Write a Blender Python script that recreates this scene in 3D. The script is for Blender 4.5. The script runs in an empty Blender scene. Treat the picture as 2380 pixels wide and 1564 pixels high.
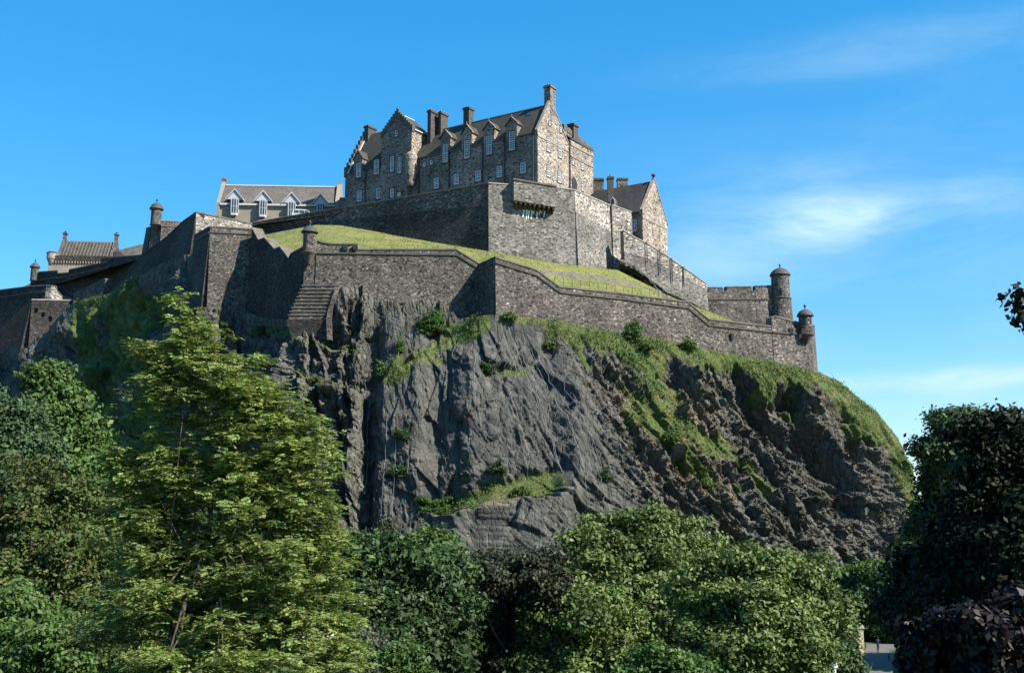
import bpy, math, random
import numpy as np
from mathutils import Vector

# ---------------------------------------------------------------- camera, sky, sun, exposure
scene = bpy.context.scene
F = 2622.0                      # focal length in the 2380-wide picture units used below
TH = math.radians(9.07)         # upward tilt
cam_d = bpy.data.cameras.new("camera"); cam = bpy.data.objects.new("camera", cam_d)
scene.collection.objects.link(cam); scene.camera = cam
cam_d.sensor_width = 36.0; cam_d.lens = F/2380*36.0; cam_d.clip_start = 0.1; cam_d.clip_end = 20000
cam.location = (0, 0, 0); cam.rotation_euler = (math.pi/2+TH, 0, 0)

SUN_AZ = math.radians(118.0)    # clockwise from +Y
SUN_EL = math.radians(42.0)
SUN = Vector((math.sin(SUN_AZ)*math.cos(SUN_EL), math.cos(SUN_AZ)*math.cos(SUN_EL), math.sin(SUN_EL)))
sd = bpy.data.lights.new("sun", 'SUN'); so = bpy.data.objects.new("sun", sd); scene.collection.objects.link(so)
sd.energy = 5.0; sd.angle = math.radians(0.5); sd.color = (1.0, 0.93, 0.82)
so.location = (200, -100, 200)
so.rotation_euler = (-SUN).to_track_quat('-Z', 'Y').to_euler()

scene.view_settings.view_transform = 'Standard'; scene.view_settings.look = 'None'
scene.view_settings.exposure = 1.3; scene.view_settings.gamma = 1.0

def build_world():
    w = bpy.data.worlds.new("World"); scene.world = w; w.use_nodes = True
    nt = w.node_tree; N = nt.nodes; L = nt.links; N.clear()
    out = N.new('ShaderNodeOutputWorld'); bg = N.new('ShaderNodeBackground'); L.new(bg.outputs[0], out.inputs[0])
    sky = N.new('ShaderNodeTexSky'); sky.sky_type = 'NISHITA'; sky.sun_disc = False
    sky.sun_elevation = SUN_EL; sky.sun_rotation = SUN_AZ; sky.altitude = 50
    sky.air_density = 1.0; sky.dust_density = 0.3; sky.ozone_density = 2.0
    tc = N.new('ShaderNodeTexCoord')
    hs = N.new('ShaderNodeHueSaturation'); hs.inputs['Saturation'].default_value = 1.45; hs.inputs['Hue'].default_value = 0.49
    hs.inputs['Value'].default_value = 1.0
    L.new(sky.outputs[0], hs.inputs['Color'])
    # thin cirrus in the direction of the sky
    mp = N.new('ShaderNodeMapping'); mp.inputs['Scale'].default_value = (2.2, 2.2, 9.0); mp.inputs['Rotation'].default_value = (0, 0.22, 0)
    L.new(tc.outputs['Generated'], mp.inputs[0])
    no = N.new('ShaderNodeTexNoise'); no.inputs['Scale'].default_value = 2.6; no.inputs['Detail'].default_value = 10; no.inputs['Roughness'].default_value = 0.62
    no.inputs['Distortion'].default_value = 0.35
    L.new(mp.outputs[0], no.inputs['Vector'])
    def blob(px, py, sx, sz):
        d = ray(px, py).normalized()
        v = N.new('ShaderNodeVectorMath'); v.operation = 'SUBTRACT'; v.inputs[1].default_value = d
        L.new(tc.outputs['Generated'], v.inputs[0])
        m = N.new('ShaderNodeVectorMath'); m.operation = 'MULTIPLY'; m.inputs[1].default_value = (1/sx, 1/sx, 1/sz)
        L.new(v.outputs[0], m.inputs[0])
        ln = N.new('ShaderNodeVectorMath'); ln.operation = 'LENGTH'; L.new(m.outputs[0], ln.inputs[0])
        r = N.new('ShaderNodeMapRange'); r.interpolation_type = 'SMOOTHSTEP'
        r.inputs[1].default_value = 0.0; r.inputs[2].default_value = 1.0; r.inputs[3].default_value = 1.0; r.inputs[4].default_value = 0.0
        L.new(ln.outputs['Value'], r.inputs[0]); return r.outputs[0]
    def math_(op, a, b):
        m = N.new('ShaderNodeMath'); m.operation = op
        for i, x in enumerate((a, b)):
            if isinstance(x, (int, float)): m.inputs[i].default_value = x
            else: L.new(x, m.inputs[i])
        return m.outputs[0]
    nr = N.new('ShaderNodeMapRange'); nr.inputs[1].default_value = 0.40; nr.inputs[2].default_value = 0.72
    L.new(no.outputs['Fac'], nr.inputs[0])
    tot = None
    for px, py, sx, sz, a in ((1930, 520, .09, .036, 1.05), (1870, 470, .14, .05, .3), (2150, 885, .20, .015, .95), (2380, 880, .16, .02, .4),
                              (1700, 590, .16, .05, .3), (2250, 460, .12, .03, .4), (2050, 130, .30, .035, .16), (2300, 60, .22, .03, .10),
                              (2100, 620, .5, .22, .18), (2250, 930, .25, .04, .35)):
        b = math_('MULTIPLY', blob(px, py, sx, sz), a)
        tot = b if tot is None else math_('ADD', tot, b)
    lo = math_('ADD', math_('MULTIPLY', nr.outputs[0], 0.75), 0.25)
    fac = math_('MINIMUM', math_('MULTIPLY', math_('MULTIPLY', tot, lo), 1.25), 0.9)
    ev = N.new('ShaderNodeMixRGB'); ev.inputs[0].default_value = .38; ev.inputs[2].default_value = (.26, 1.8, 4.25, 1); L.new(hs.outputs[0], ev.inputs[1])
    mx = N.new('ShaderNodeMixRGB'); mx.inputs[2].default_value = (2.9, 4.2, 4.7, 1)
    L.new(fac, mx.inputs[0]); L.new(ev.outputs[0], mx.inputs[1])
    L.new(mx.outputs[0], bg.inputs[0]); bg.inputs[1].default_value = 0.093
    return bg

# ---------------------------------------------------------------- picture geometry
def ray(px, py):
    x = (px-1190)/F; u = (782-py)/F
    return Vector((x, math.cos(TH)-u*math.sin(TH), math.sin(TH)+u*math.cos(TH)))
def P(px, py, Y):
    d = ray(px, py); return d*(Y/d.y)
def ZA(py, Y):
    return P(1190, py, Y).z
build_world()
GZ = -15.6                       # garden floor

# ---------------------------------------------------------------- noise in numpy
def h2(ix, iy, s=0):
    n = (ix.astype(np.int64)*374761393 + iy.astype(np.int64)*668265263 + s*1442695041) & 0xffffffff
    n = ((n ^ (n >> 13))*1274126177) & 0xffffffff
    n = ((n ^ (n >> 16))*2246822519) & 0xffffffff
    return ((n ^ (n >> 15)) & 0xffffff)/float(0xffffff)
def vnoise(x, y, s=0):
    ix = np.floor(x); iy = np.floor(y); fx = x-ix; fy = y-iy
    fx = fx*fx*(3-2*fx); fy = fy*fy*(3-2*fy)
    a = h2(ix, iy, s); b = h2(ix+1, iy, s); c = h2(ix, iy+1, s); d = h2(ix+1, iy+1, s)
    return (a*(1-fx)+b*fx)*(1-fy)+(c*(1-fx)+d*fx)*fy
def fbm(x, y, o=4, s=0):
    r = 0; a = 0.5
    for k in range(o):
        r = r+a*vnoise(x, y, s+k*17); x = x*2.03+3.1; y = y*2.03+1.7; a *= 0.5
    return r*2-1
def facets(x, y, s=0, tilt=1.0):
    ix = np.floor(x); iy = np.floor(y)
    best = np.full(x.shape, 9e9); val = np.zeros(x.shape)
    for di in (-1, 0, 1):
        for dj in (-1, 0, 1):
            cx = ix+di; cy = iy+dj
            ox = cx+h2(cx, cy, s+1); oy = cy+h2(cx, cy, s+2)
            dx = x-ox; dy = y-oy; d = dx*dx+dy*dy
            m = d < best
            v = (h2(cx, cy, s+3)-.5)+tilt*((h2(cx, cy, s+4)-.5)*dx+(h2(cx, cy, s+5)-.5)*dy)
            best = np.where(m, d, best); val = np.where(m, v, val)
    return val
def sstep(a, b, x):
    t = np.clip((x-a)/(b-a), 0, 1); return t*t*(3-2*t)

# ---------------------------------------------------------------- scene helpers
COL = scene.collection
def tag(o, label=None, cat=None, group=None, kind=None):
    if label: o['label'] = label
    if cat: o['category'] = cat
    if group: o['group'] = group
    if kind: o['kind'] = kind
    return o
def thing(name, label, cat, loc, group=None):
    o = bpy.data.objects.new(name, None); COL.objects.link(o); o.location = loc; o.empty_display_size = 0.5
    return tag(o, label, cat, group)
def root_loc(o):
    v = Vector((0, 0, 0))
    while o is not None:
        v = v+Vector(o.location); o = o.parent
    return v
class MB:
    def __init__(s): s.v = []; s.f = []
    def face(s, pts):
        n = len(s.v); s.v += [tuple(p) for p in pts]; s.f.append(tuple(range(n, n+len(pts))))
    def hexa(s, q, r):            # q,r two quads, opposite ends
        n = len(s.v); s.v += [tuple(p) for p in q]+[tuple(p) for p in r]; k = len(q)
        s.f.append(tuple(range(n+k-1, n-1, -1))); s.f.append(tuple(range(n+k, n+2*k)))
        for i in range(k):
            j = (i+1) % k; s.f.append((n+i, n+j, n+k+j, n+k+i))
    def box(s, fr, a0, a1, b0, b1, z0, z1):
        s.hexa([fr(a0, b0, z0), fr(a1, b0, z0), fr(a1, b1, z0), fr(a0, b1, z0)],
               [fr(a0, b0, z1), fr(a1, b0, z1), fr(a1, b1, z1), fr(a0, b1, z1)])
    def prism_az(s, fr, poly, b0, b1):
        s.hexa([fr(a, b0, z) for a, z in poly], [fr(a, b1, z) for a, z in poly])
    def prism_bz(s, fr, poly, a0, a1):
        s.hexa([fr(a0, b, z) for b, z in poly], [fr(a1, b, z) for b, z in poly])
    def lathe(s, c, prof, n=24):
        k = len(s.v)
        for r, z in prof:
            for i in range(n):
                t = 2*math.pi*i/n; s.v.append((c[0]+r*math.cos(t), c[1]+r*math.sin(t), c[2]+z))
        for j in range(len(prof)-1):
            for i in range(n):
                i2 = (i+1) % n
                s.f.append((k+j*n+i, k+j*n+i2, k+(j+1)*n+i2, k+(j+1)*n+i))
        s.f.append(tuple(k+(len(prof)-1)*n+i for i in range(n))); s.f.append(tuple(k+i for i in range(n-1, -1, -1)))
    def tube(s, pts, rad, n=6):
        pts = [Vector(p) for p in pts]; k = len(s.v)
        for i, p in enumerate(pts):
            d = (pts[min(i+1, len(pts)-1)]-pts[max(i-1, 0)]).normalized()
            a = d.orthogonal().normalized(); b = d.cross(a)
            for q in range(n):
                t = 2*math.pi*q/n; s.v.append(tuple(p+(a*math.cos(t)+b*math.sin(t))*rad[i]))
        for i in range(len(pts)-1):
            for q in range(n):
                q2 = (q+1) % n; s.f.append((k+i*n+q, k+i*n+q2, k+(i+1)*n+q2, k+(i+1)*n+q))
        s.f.append(tuple(k+(len(pts)-1)*n+q for q in range(n))); s.f.append(tuple(k+q for q in range(n-1, -1, -1)))
    def build(s, name, mat, parent=None, smooth=False, mats=None):
        me = bpy.data.meshes.new(name)
        o = bpy.data.objects.new(name, me); COL.objects.link(o)
        off = Vector((0, 0, 0))
        if parent is not None:
            o.parent = parent; off = root_loc(parent)
        else:
            xs = np.array(s.v); off = Vector((float(xs[:, 0].mean()), float(xs[:, 1].mean()), float(xs[:, 2].min()))); o.location = off
        me.from_pydata([(a-off.x, b-off.y, c-off.z) for a, b, c in s.v], [], s.f)
        me.materials.append(mat)
        import bmesh
        bm = bmesh.new(); bm.from_mesh(me); bmesh.ops.recalc_face_normals(bm, faces=bm.faces); bm.to_mesh(me); bm.free()
        if smooth:
            for p in me.polygons: p.use_smooth = True
        return o
def np_mesh(name, V, quads, mat, parent=None, smooth=False, attrs=None):
    me = bpy.data.meshes.new(name); o = bpy.data.objects.new(name, me); COL.objects.link(o)
    off = np.zeros(3)
    if parent is not None:
        o.parent = parent; off = np.array(root_loc(parent))
    V = np.asarray(V, dtype=np.float64)
    me.vertices.add(len(V)); me.vertices.foreach_set('co', (V-off).astype(np.float32).ravel())
    quads = np.asarray(quads, dtype=np.int32); n, k = quads.shape
    me.loops.add(n*k); me.loops.foreach_set('vertex_index', quads.ravel())
    me.polygons.add(n); me.polygons.foreach_set('loop_start', np.arange(0, n*k, k, dtype=np.int32))
    if smooth: me.polygons.foreach_set('use_smooth', np.ones(n, dtype=bool))
    me.update(calc_edges=True); me.validate()
    me.materials.append(mat)
    if attrs:
        for an, av in attrs.items():
            at = me.attributes.new(an, 'FLOAT', 'POINT'); at.data.foreach_set('value', np.asarray(av, dtype=np.float32).ravel())
    return o

# ---------------------------------------------------------------- materials
class NT:
    def __init__(s, name):
        s.m = bpy.data.materials.new(name); s.m.use_nodes = True; s.t = s.m.node_tree; s.N = s.t.nodes; s.L = s.t.links
        s.b = s.N['Principled BSDF']; s.b.inputs['Specular IOR Level'].default_value = 0.3
        s.tc = s.N.new('ShaderNodeTexCoord'); s.geo = s.N.new('ShaderNodeNewGeometry')
    def setv(s, sock, x):
        if isinstance(x, (int, float)): sock.default_value = x
        elif isinstance(x, (tuple, list)): sock.default_value = tuple(x)+((1,) if len(x) == 3 and len(sock.default_value) == 4 else ())
        else: s.L.new(x, sock)
    def map(s, scale, rot=(0, 0, 0)):
        m = s.N.new('ShaderNodeMapping'); m.inputs['Scale'].default_value = scale; m.inputs['Rotation'].default_value = rot
        s.L.new(s.geo.outputs['Position'], m.inputs[0]); return m.outputs[0]
    def noise(s, vec, scale, detail=4, rough=.6, dist=0):
        n = s.N.new('ShaderNodeTexNoise'); s.L.new(vec, n.inputs['Vector'])
        n.inputs['Scale'].default_value = scale; n.inputs['Detail'].default_value = detail
        n.inputs['Roughness'].default_value = rough; n.inputs['Distortion'].default_value = dist; return n.outputs['Fac']
    def vor(s, vec, scale, feature='F1', rnd=1.0):
        n = s.N.new('ShaderNodeTexVoronoi'); n.feature = feature; s.L.new(vec, n.inputs['Vector']); n.inputs['Scale'].default_value = scale
        n.inputs['Randomness'].default_value = rnd
        return n
    def ramp(s, fac, stops, interp='LINEAR'):
        r = s.N.new('ShaderNodeValToRGB'); r.color_ramp.interpolation = interp
        e = r.color_ramp.elements
        while len(e) > 1: e.remove(e[-1])
        e[0].position = stops[0][0]; e[0].color = tuple(stops[0][1])+(1,)
        for p, c in stops[1:]:
            x = e.new(p); x.color = tuple(c)+(1,)
        s.L.new(fac, r.inputs[0]); return r.outputs[0]
    def mr(s, x, a, b, c=0, d=1):
        r = s.N.new('ShaderNodeMapRange'); s.setv(r.inputs[0], x)
        for i, v in enumerate((a, b, c, d)): r.inputs[i+1].default_value = v
        return r.outputs[0]
    def mix(s, f, a, b, mode='MIX'):
        m = s.N.new('ShaderNodeMixRGB'); m.blend_type = mode; s.setv(m.inputs[0], f); s.setv(m.inputs[1], a); s.setv(m.inputs[2], b); return m.outputs[0]
    def math(s, op, a, b=0):
        m = s.N.new('ShaderNodeMath'); m.operation = op; s.setv(m.inputs[0], a); s.setv(m.inputs[1], b); return m.outputs[0]
    def attr(s, name):
        a = s.N.new('ShaderNodeAttribute'); a.attribute_name = name; return a.outputs['Fac']
    def bump(s, h, strength, dist):
        b = s.N.new('ShaderNodeBump'); b.inputs['Strength'].default_value = strength; b.inputs['Distance'].default_value = dist
        s.L.new(h, b.inputs['Height']); s.L.new(b.outputs[0], s.b.inputs['Normal']); return b
    def col(s, c): s.setv(s.b.inputs['Base Color'], c)
    def rough(s, r): s.setv(s.b.inputs['Roughness'], r)

def stone(name, cols, size=0.5, flat=1.9, mortar=(.05, .045, .04), mort=.06, bump=.6, stain=.5, dark=(.03, .03, .03), streak=0.0, vary=1.0, pale=2.1):
    n = NT(name)
    wob = n.map((1, 1, flat))
    nz = n.N.new('ShaderNodeTexNoise'); n.L.new(wob, nz.inputs['Vector']); nz.inputs['Scale'].default_value = 1.1; nz.inputs['Detail'].default_value = 3
    add = n.N.new('ShaderNodeVectorMath'); add.operation = 'MULTIPLY_ADD'; n.L.new(nz.outputs['Color'], add.inputs[0]); add.inputs[1].default_value = (.35, .35, .35)
    n.L.new(wob, add.inputs[2]); vec = add.outputs[0]
    v = n.vor(vec, 1/size, rnd=.9); e = n.vor(vec, 1/size, 'DISTANCE_TO_EDGE', rnd=.9)
    sep = n.N.new('ShaderNodeSeparateColor'); n.L.new(v.outputs['Color'], sep.inputs[0])
    k = len(cols); c = n.ramp(sep.outputs[0], [(i/(k-1), cc) for i, cc in enumerate(cols)])
    br = n.mr(sep.outputs[1], 0, 1, 1-.35*vary, 1+.35*vary)
    c = n.mix(1.0, c, n.mix(0, br, br), 'MULTIPLY')
    # a few very dark and a few pale stones
    c = n.mix(n.mr(sep.outputs[2], .90, .92), c, dark)
    c = n.mix(n.mr(sep.outputs[2], .16, .13), c, n.mix(1, c, (pale, pale*.96, pale*.9), 'MULTIPLY'))
    st = n.noise(n.map((1, 1, .35)), .22, 6, .65)
    c = n.mix(n.math('MULTIPLY', n.mr(st, .42, .68), stain), c, dark)
    pt = n.noise(n.map((1, 1, 1.4)), .16, 3, .5); c = n.mix(1, c, n.mr(pt, .35, .65, .72, 1.3), 'MULTIPLY')
    ds = n.noise(n.map((1.4, 1.4, .09)), .9, 4, .6); c = n.mix(n.mr(ds, .56, .74, 0, .55), c, dark)
    fine = n.noise(n.map((1, 1, 1)), 6, 4, .7)
    c = n.mix(.55, c, n.mr(fine, .25, .75, .45, 1.35), 'MULTIPLY')
    c = n.mix(n.mr(e.outputs['Distance'], 0.0, mort, 1, 0), c, mortar)
    n.col(c); n.rough(.9)
    h = n.math('ADD', n.mr(e.outputs['Distance'], 0, mort*1.6), n.math('MULTIPLY', sep.outputs[1], .8))
    h = n.math('ADD', h, n.math('MULTIPLY', fine, .8))
    n.bump(h, bump, .07)
    return n.m
def plain(name, c, rough=.8, var=.25, scale=1.5, spec=.3, metal=0):
    n = NT(name); z = n.noise(n.map((1, 1, 1)), scale, 5, .65)
    n.col(n.mix(1.0, c, n.mr(z, .25, .75, 1-var, 1+var), 'MULTIPLY')); n.rough(rough); n.b.inputs['Specular IOR Level'].default_value = spec
    n.b.inputs['Metallic'].default_value = metal
    n.bump(z, .25, .03); return n.m
def slate(name, c1, c2, size=.35):
    n = NT(name)
    v = n.vor(n.map((1, 1, 1.6)), 1/size); sep = n.N.new('ShaderNodeSeparateColor'); n.L.new(v.outputs['Color'], sep.inputs[0])
    z = n.noise(n.map((1, 1, .5)), .35, 6, .7)
    c = n.mix(n.mr(z, .35, .65), c1, c2); c = n.mix(1, c, n.mr(sep.outputs[0], 0, 1, .75, 1.25), 'MULTIPLY')
    n.col(c); n.rough(.75); n.bump(sep.outputs[0], .3, .04); return n.m

M = {}
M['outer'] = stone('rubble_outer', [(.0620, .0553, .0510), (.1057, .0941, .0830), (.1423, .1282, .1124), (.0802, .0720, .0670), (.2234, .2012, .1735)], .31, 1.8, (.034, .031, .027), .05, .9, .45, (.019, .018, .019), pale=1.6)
M['outer_dark'] = stone('rubble_shaded', [(.0217, .0200, .0196), (.0366, .0340, .0321), (.0493, .0450, .0394), (.0306, .0280, .0279), (.0800, .0740, .0642)], .36, 1.8, (.018, .016, .015), .05, .8, .5, (.011, .011, .012), pale=1.6)  # outer rubble copy with the shade of unlit walls put into its colour
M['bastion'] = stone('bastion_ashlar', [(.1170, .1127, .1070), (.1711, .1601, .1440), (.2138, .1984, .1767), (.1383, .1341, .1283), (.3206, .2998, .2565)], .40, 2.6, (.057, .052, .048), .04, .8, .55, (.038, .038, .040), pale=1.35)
M['bastion_dark'] = stone('bastion_dark_shaded_ashlar', [(.035, .035, .036), (.05, .049, .048), (.065, .062, .058), (.042, .041, .040), (.10, .094, .085)], .40, 2.6, (.02, .02, .02), .04, .8, .4, (.015, .015, .016))  # darker lower stone, deepened further by shade put into the colour
M['bastion_shade'] = stone('bastion_shaded_ashlar', [(.06, .057, .053), (.09, .084, .075), (.115, .106, .094), (.07, .067, .063), (.16, .15, .13)], .40, 2.6, (.03, .028, .026), .04, .8, .4, (.02, .02, .021))  # bastion copy darkened: shade of the left wall put into the colour
M['bastion_up'] = stone('bastion_upper_masonry', [(.1768, .1645, .1447), (.2743, .2466, .2136), (.3380, .3129, .2729), (.2093, .1976, .1791), (.4030, .3779, .3418)], .42, 2.2, (.074, .068, .056), .05, .8, .3, (.043, .041, .037))
M['hosp'] = stone('hospital_rubble', [(.1260, .1108, .0991), (.1890, .1638, .1411), (.2265, .2028, .1764), (.1515, .1310, .1159), (.2775, .2496, .2184)], .36, 1.8, (.109, .092, .076), .05, .5, .25, (.029, .025, .023), pale=1.1)
M['gable'] = stone('gable_rubble', [(.1569, .1345, .1112), (.2411, .2018, .1621), (.2938, .2560, .2155), (.1895, .1681, .1436), (.3591, .3232, .2871)], .42, 1.8, (.248, .205, .161), .06, .7, .2, (.043, .037, .034), pale=1.5)
M['dress'] = plain('dressed_stone', (.22, .195, .16), .85, .4, 1.2)
M['dress_dark'] = plain('weathered_coping', (.085, .075, .065), .9, .5, 1.0)
M['coping'] = plain('coping_stone', (.10, .09, .075), .9, .5, .8)
M['pale'] = plain('pale_stone', (.55, .50, .42), .8, .3, 1.0)
M['chim'] = plain('sooty_chimney_stone', (.06, .053, .047), .9, .5, 2.0)
M['roof'] = slate('slate_roof_mossy', (.033, .030, .024), (.050, .045, .032))
M['roof2'] = slate('slate_roof_grey', (.030, .029, .028), (.045, .042, .037))
M['roofbrown'] = slate('slate_roof_brown', (.075, .067, .060), (.095, .085, .076))
M['lead'] = plain('lead_dome', (.05, .048, .047), .7, .4, 2)
M['white2'] = plain('weathered_white_paint', (.36, .38, .40), .6, .12, 3, .3)
M['white'] = plain('white_paint', (.72, .73, .73), .5, .08, 3, .4)
M['flash'] = plain('white_flashing', (.42, .43, .44), .6, .1, 3)
M['glass'] = plain('window_glass', (.03, .04, .055), .12, .1, 1, .6)
M['iron'] = plain('black_iron', (.02, .021, .023), .6, .2, 2)
M['railing'] = plain('green_railing', (.03, .05, .03), .6, .2, 2)
M['render'] = plain('cream_render', (.21, .185, .145), .85, .15, .6)
M['red'] = plain('red_clay', (.25, .10, .07), .8, .3, 2)
M['wire'] = plain('galvanised_wire', (.22, .225, .235), .6, .2, 3)
M['blue'] = plain('blue_canvas', (.02, .03, .25), .7, .2, 2)
M['lampwhite'] = plain('white_enamel', (.78, .8, .82), .35, .05, 4, .5)
M['bark'] = plain('bark', (.06, .05, .04), .95, .5, 6)
M['barkpale'] = plain('pale_bark', (.07, .06, .045), .9, .4, 6)
M['stain'] = plain('lime_stain', (.62, .62, .58), .9, .2, 3)

def leafmat(name, cols, rough=.5, trans=.35, spec=.35, big=0.25):
    n = NT(name)
    rnd = n.geo.outputs['Random Per Island']
    k = len(cols)
    c = n.ramp(rnd, [(i/(k-1), cc) for i, cc in enumerate(cols)])
    z = n.noise(n.map((1, 1, 1)), big, 3, .6)
    c = n.mix(1, c, n.mr(z, .3, .7, .7, 1.3), 'MULTIPLY')
    n.col(c); n.rough(rough); n.b.inputs['Specular IOR Level'].default_value = spec
    tr = n.N.new('ShaderNodeBsdfTranslucent'); n.L.new(n.mix(1, c, (1.2, 1.15, .7), 'MULTIPLY'), tr.inputs[0])
    ms = n.N.new('ShaderNodeMixShader'); ms.inputs[0].default_value = trans
    out = [x for x in n.N if x.type == 'OUTPUT_MATERIAL'][0]
    n.L.new(n.b.outputs[0], ms.inputs[1]); n.L.new(tr.outputs[0], ms.inputs[2]); n.L.new(ms.outputs[0], out.inputs[0])
    return n.m
LM = {}
LM['rowan'] = leafmat('rowan_leaf', [(.0656, .1178, .0286), (.1126, .1811, .0394), (.1595, .2355, .0572), (.0939, .1449, .0322), (.2252, .2625, .0805), (.1595, .0996, .0358)], .55, .25, .25)
LM['lime'] = leafmat('light_leaf', [(.0356, .0608, .0142), (.0713, .1094, .0243), (.1010, .1458, .0364), (.0534, .0851, .0203), (.1663, .2066, .0607)], .6, .2, .25)
LM['mid'] = leafmat('mid_leaf', [(.0286, .0601, .0156), (.0520, .1001, .0234), (.0715, .1287, .0286), (.0390, .0786, .0182), (.1040, .1358, .0390)], .6, .2, .2)
LM['orange'] = leafmat('orange_tinged_leaf', [(.032, .06, .014), (.05, .088, .02), (.07, .11, .026), (.04, .07, .018), (.085, .11, .03), (.11, .075, .03)], .6, .2, .2)
LM['dark'] = leafmat('dark_leaf', [(.0138, .0328, .0097), (.0248, .0529, .0151), (.0386, .0731, .0194), (.0193, .0403, .0108), (.0690, .1071, .0302)], .55, .18, .25)
LM['blue'] = leafmat('blue_green_leaf', [(.0250, .0510, .0204), (.0468, .0840, .0326), (.0655, .1080, .0428), (.0343, .0675, .0245)], .6, .2, .2)
LM['grey'] = leafmat('grey_green_leaf', [(.03, .042, .026), (.05, .064, .04), (.075, .09, .058), (.036, .05, .03)], .6, .2)
LM['copper'] = leafmat('copper_leaf', [(.0119, .0139, .0081), (.0221, .0240, .0126), (.0153, .0253, .0090), (.0289, .0354, .0153), (.0425, .0430, .0216)], .55, .1, .25)
LM['beech'] = leafmat('very_dark_leaf', [(.005, .008, .003), (.007, .012, .004), (.006, .010, .005), (.010, .016, .005), (.012, .010, .006)], .6, .06, .12)
LM['purple'] = leafmat('copper_beech_leaf', [(.004, .003, .003), (.006, .004, .003), (.010, .005, .004), (.005, .005, .004), (.008, .006, .004), (.06, .045, .038)], .5, .06, .2)  # last entry is a painted glint, a pale tone on some leaves
LM['bright'] = leafmat('bright_leaf', [(.0360, .0780, .0168), (.0600, .1140, .0240), (.0840, .1440, .0336), (.0432, .0900, .0168)], .55, .25, .2)
LM['grass'] = leafmat('grass_blade', [(.0446, .0702, .0162), (.0701, .0995, .0243), (.1020, .1147, .0297), (.1403, .1170, .0473), (.0574, .0819, .0189)], .7, .3, .2)

def rock_mat():
    n = NT('castle_rock')
    g = n.attr('grass'); net = n.attr('net'); slo = n.attr('tawny')
    z1 = n.noise(n.map((1, 1, 1)), .35, 8, .68); z2 = n.noise(n.map((1, 1, .6)), 1.6, 7, .75); z3 = n.noise(n.map((1, 1, 1)), 5, 4, .7)
    z4 = n.noise(n.map((1.0, 1.0, .16), (0, math.radians(-14), 0)), 1.3, 7, .72)
    c = n.ramp(z2, [(.28, (.032, .032, .031)), (.45, (.066, .065, .059)), (.6, (.105, .102, .088)), (.78, (.18, .172, .15))])
    c = n.mix(n.math('MULTIPLY', n.mr(z1, .48, .66), n.mr(z3, .35, .6)), c, (.078, .076, .040))          # lichen, moss
    c2 = n.ramp(z4, [(.3, (.030, .032, .030)), (.5, (.056, .058, .053)), (.7, (.096, .096, .086))])          # netted face: smoother, streaked
    c2 = n.mix(n.math('MULTIPLY', n.mr(z1, .5, .7), .6), c2, (.12, .105, .085))
    vm = n.map((1.5, 1.5, .8), (0, math.radians(-36), 0)); vv = n.vor(vm, .8); ve = n.vor(vm, .8, 'DISTANCE_TO_EDGE')
    vs = n.N.new('ShaderNodeSeparateColor'); n.L.new(vv.outputs['Color'], vs.inputs[0])
    c = n.mix(.8, c, n.mr(vs.outputs[0], 0, 1, .6, 1.45), 'MULTIPLY')
    c2 = n.mix(.6, c2, n.mr(vs.outputs[0], 0, 1, .6, 1.45), 'MULTIPLY'); c = n.mix(net, c, c2)
    c = n.mix(n.math('MULTIPLY', slo, n.math('MULTIPLY', n.mr(z2, .42, .58), .9)), c, (.20, .15, .085))
    gz = n.noise(n.map((1, 1, 1)), .5, 6, .7)
    gc = n.ramp(gz, [(.3, (.032, .060, .014)), (.46, (.058, .088, .022)), (.58, (.092, .105, .034)), (.72, (.145, .115, .052))])
    gc = n.mix(.6, gc, n.mr(n.noise(n.map((1, 1, 1)), 3.5, 5, .75), .3, .7, .35, 1.5), 'MULTIPLY')
    gm = n.mr(n.math('ADD', n.math('ADD', g, n.math('MULTIPLY', n.math('SUBTRACT', z3, .5), .9)), n.math('MULTIPLY', n.math('SUBTRACT', n.noise(n.map((1, 1, 1)), 1.3, 3, .6), .5), 1.1)), .44, .60)
    c = n.mix(gm, c, gc)
    n.col(c); n.rough(.9)
    h = n.math('ADD', n.math('MULTIPLY', z2, 1.2), n.math('MULTIPLY', z3, .5))
    fac = n.math('MULTIPLY', n.math('MULTIPLY', n.math('SUBTRACT', 1, n.math('MULTIPLY', net, .55)), n.math('SUBTRACT', 1, gm)), n.math('ADD', n.mr(ve.outputs['Distance'], 0, .12), n.math('MULTIPLY', vs.outputs[1], 1.6)))
    h = n.math('ADD', h, fac)
    n.bump(h, .9, .26)
    return n.m
M['rock'] = rock_mat()
def grass_mat():
    n = NT('mown_grass'); g = n.attr('rocky')
    z = n.noise(n.map((1, 1, 1)), .25, 7, .7); f = n.noise(n.map((1, 1, 1)), 4, 5, .75)
    c = n.ramp(z, [(.30, (.072, .092, .022)), (.45, (.115, .130, .032)), (.56, (.138, .142, .038)), (.68, (.18, .155, .058))])
    z9 = n.noise(n.map((1, 1, 1)), .9, 5, .7); c = n.mix(n.mr(z9, .55, .72, 0, .7), c, (.10, .085, .045)); c = n.mix(1, c, n.mr(z9, .3, .6, .8, 1.12), 'MULTIPLY')
    c = n.mix(.5, c, n.mr(f, .3, .7, .6, 1.3), 'MULTIPLY')
    r = n.ramp(f, [(.3, (.05, .048, .045)), (.6, (.14, .125, .105))])
    c = n.mix(n.mr(n.math('ADD', g, n.math('MULTIPLY', n.math('SUBTRACT', f, .5), .7)), .45, .6), c, r)
    n.col(c); n.rough(.9); n.bump(f, .6, .12); return n.m
M['grass'] = grass_mat()
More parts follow.
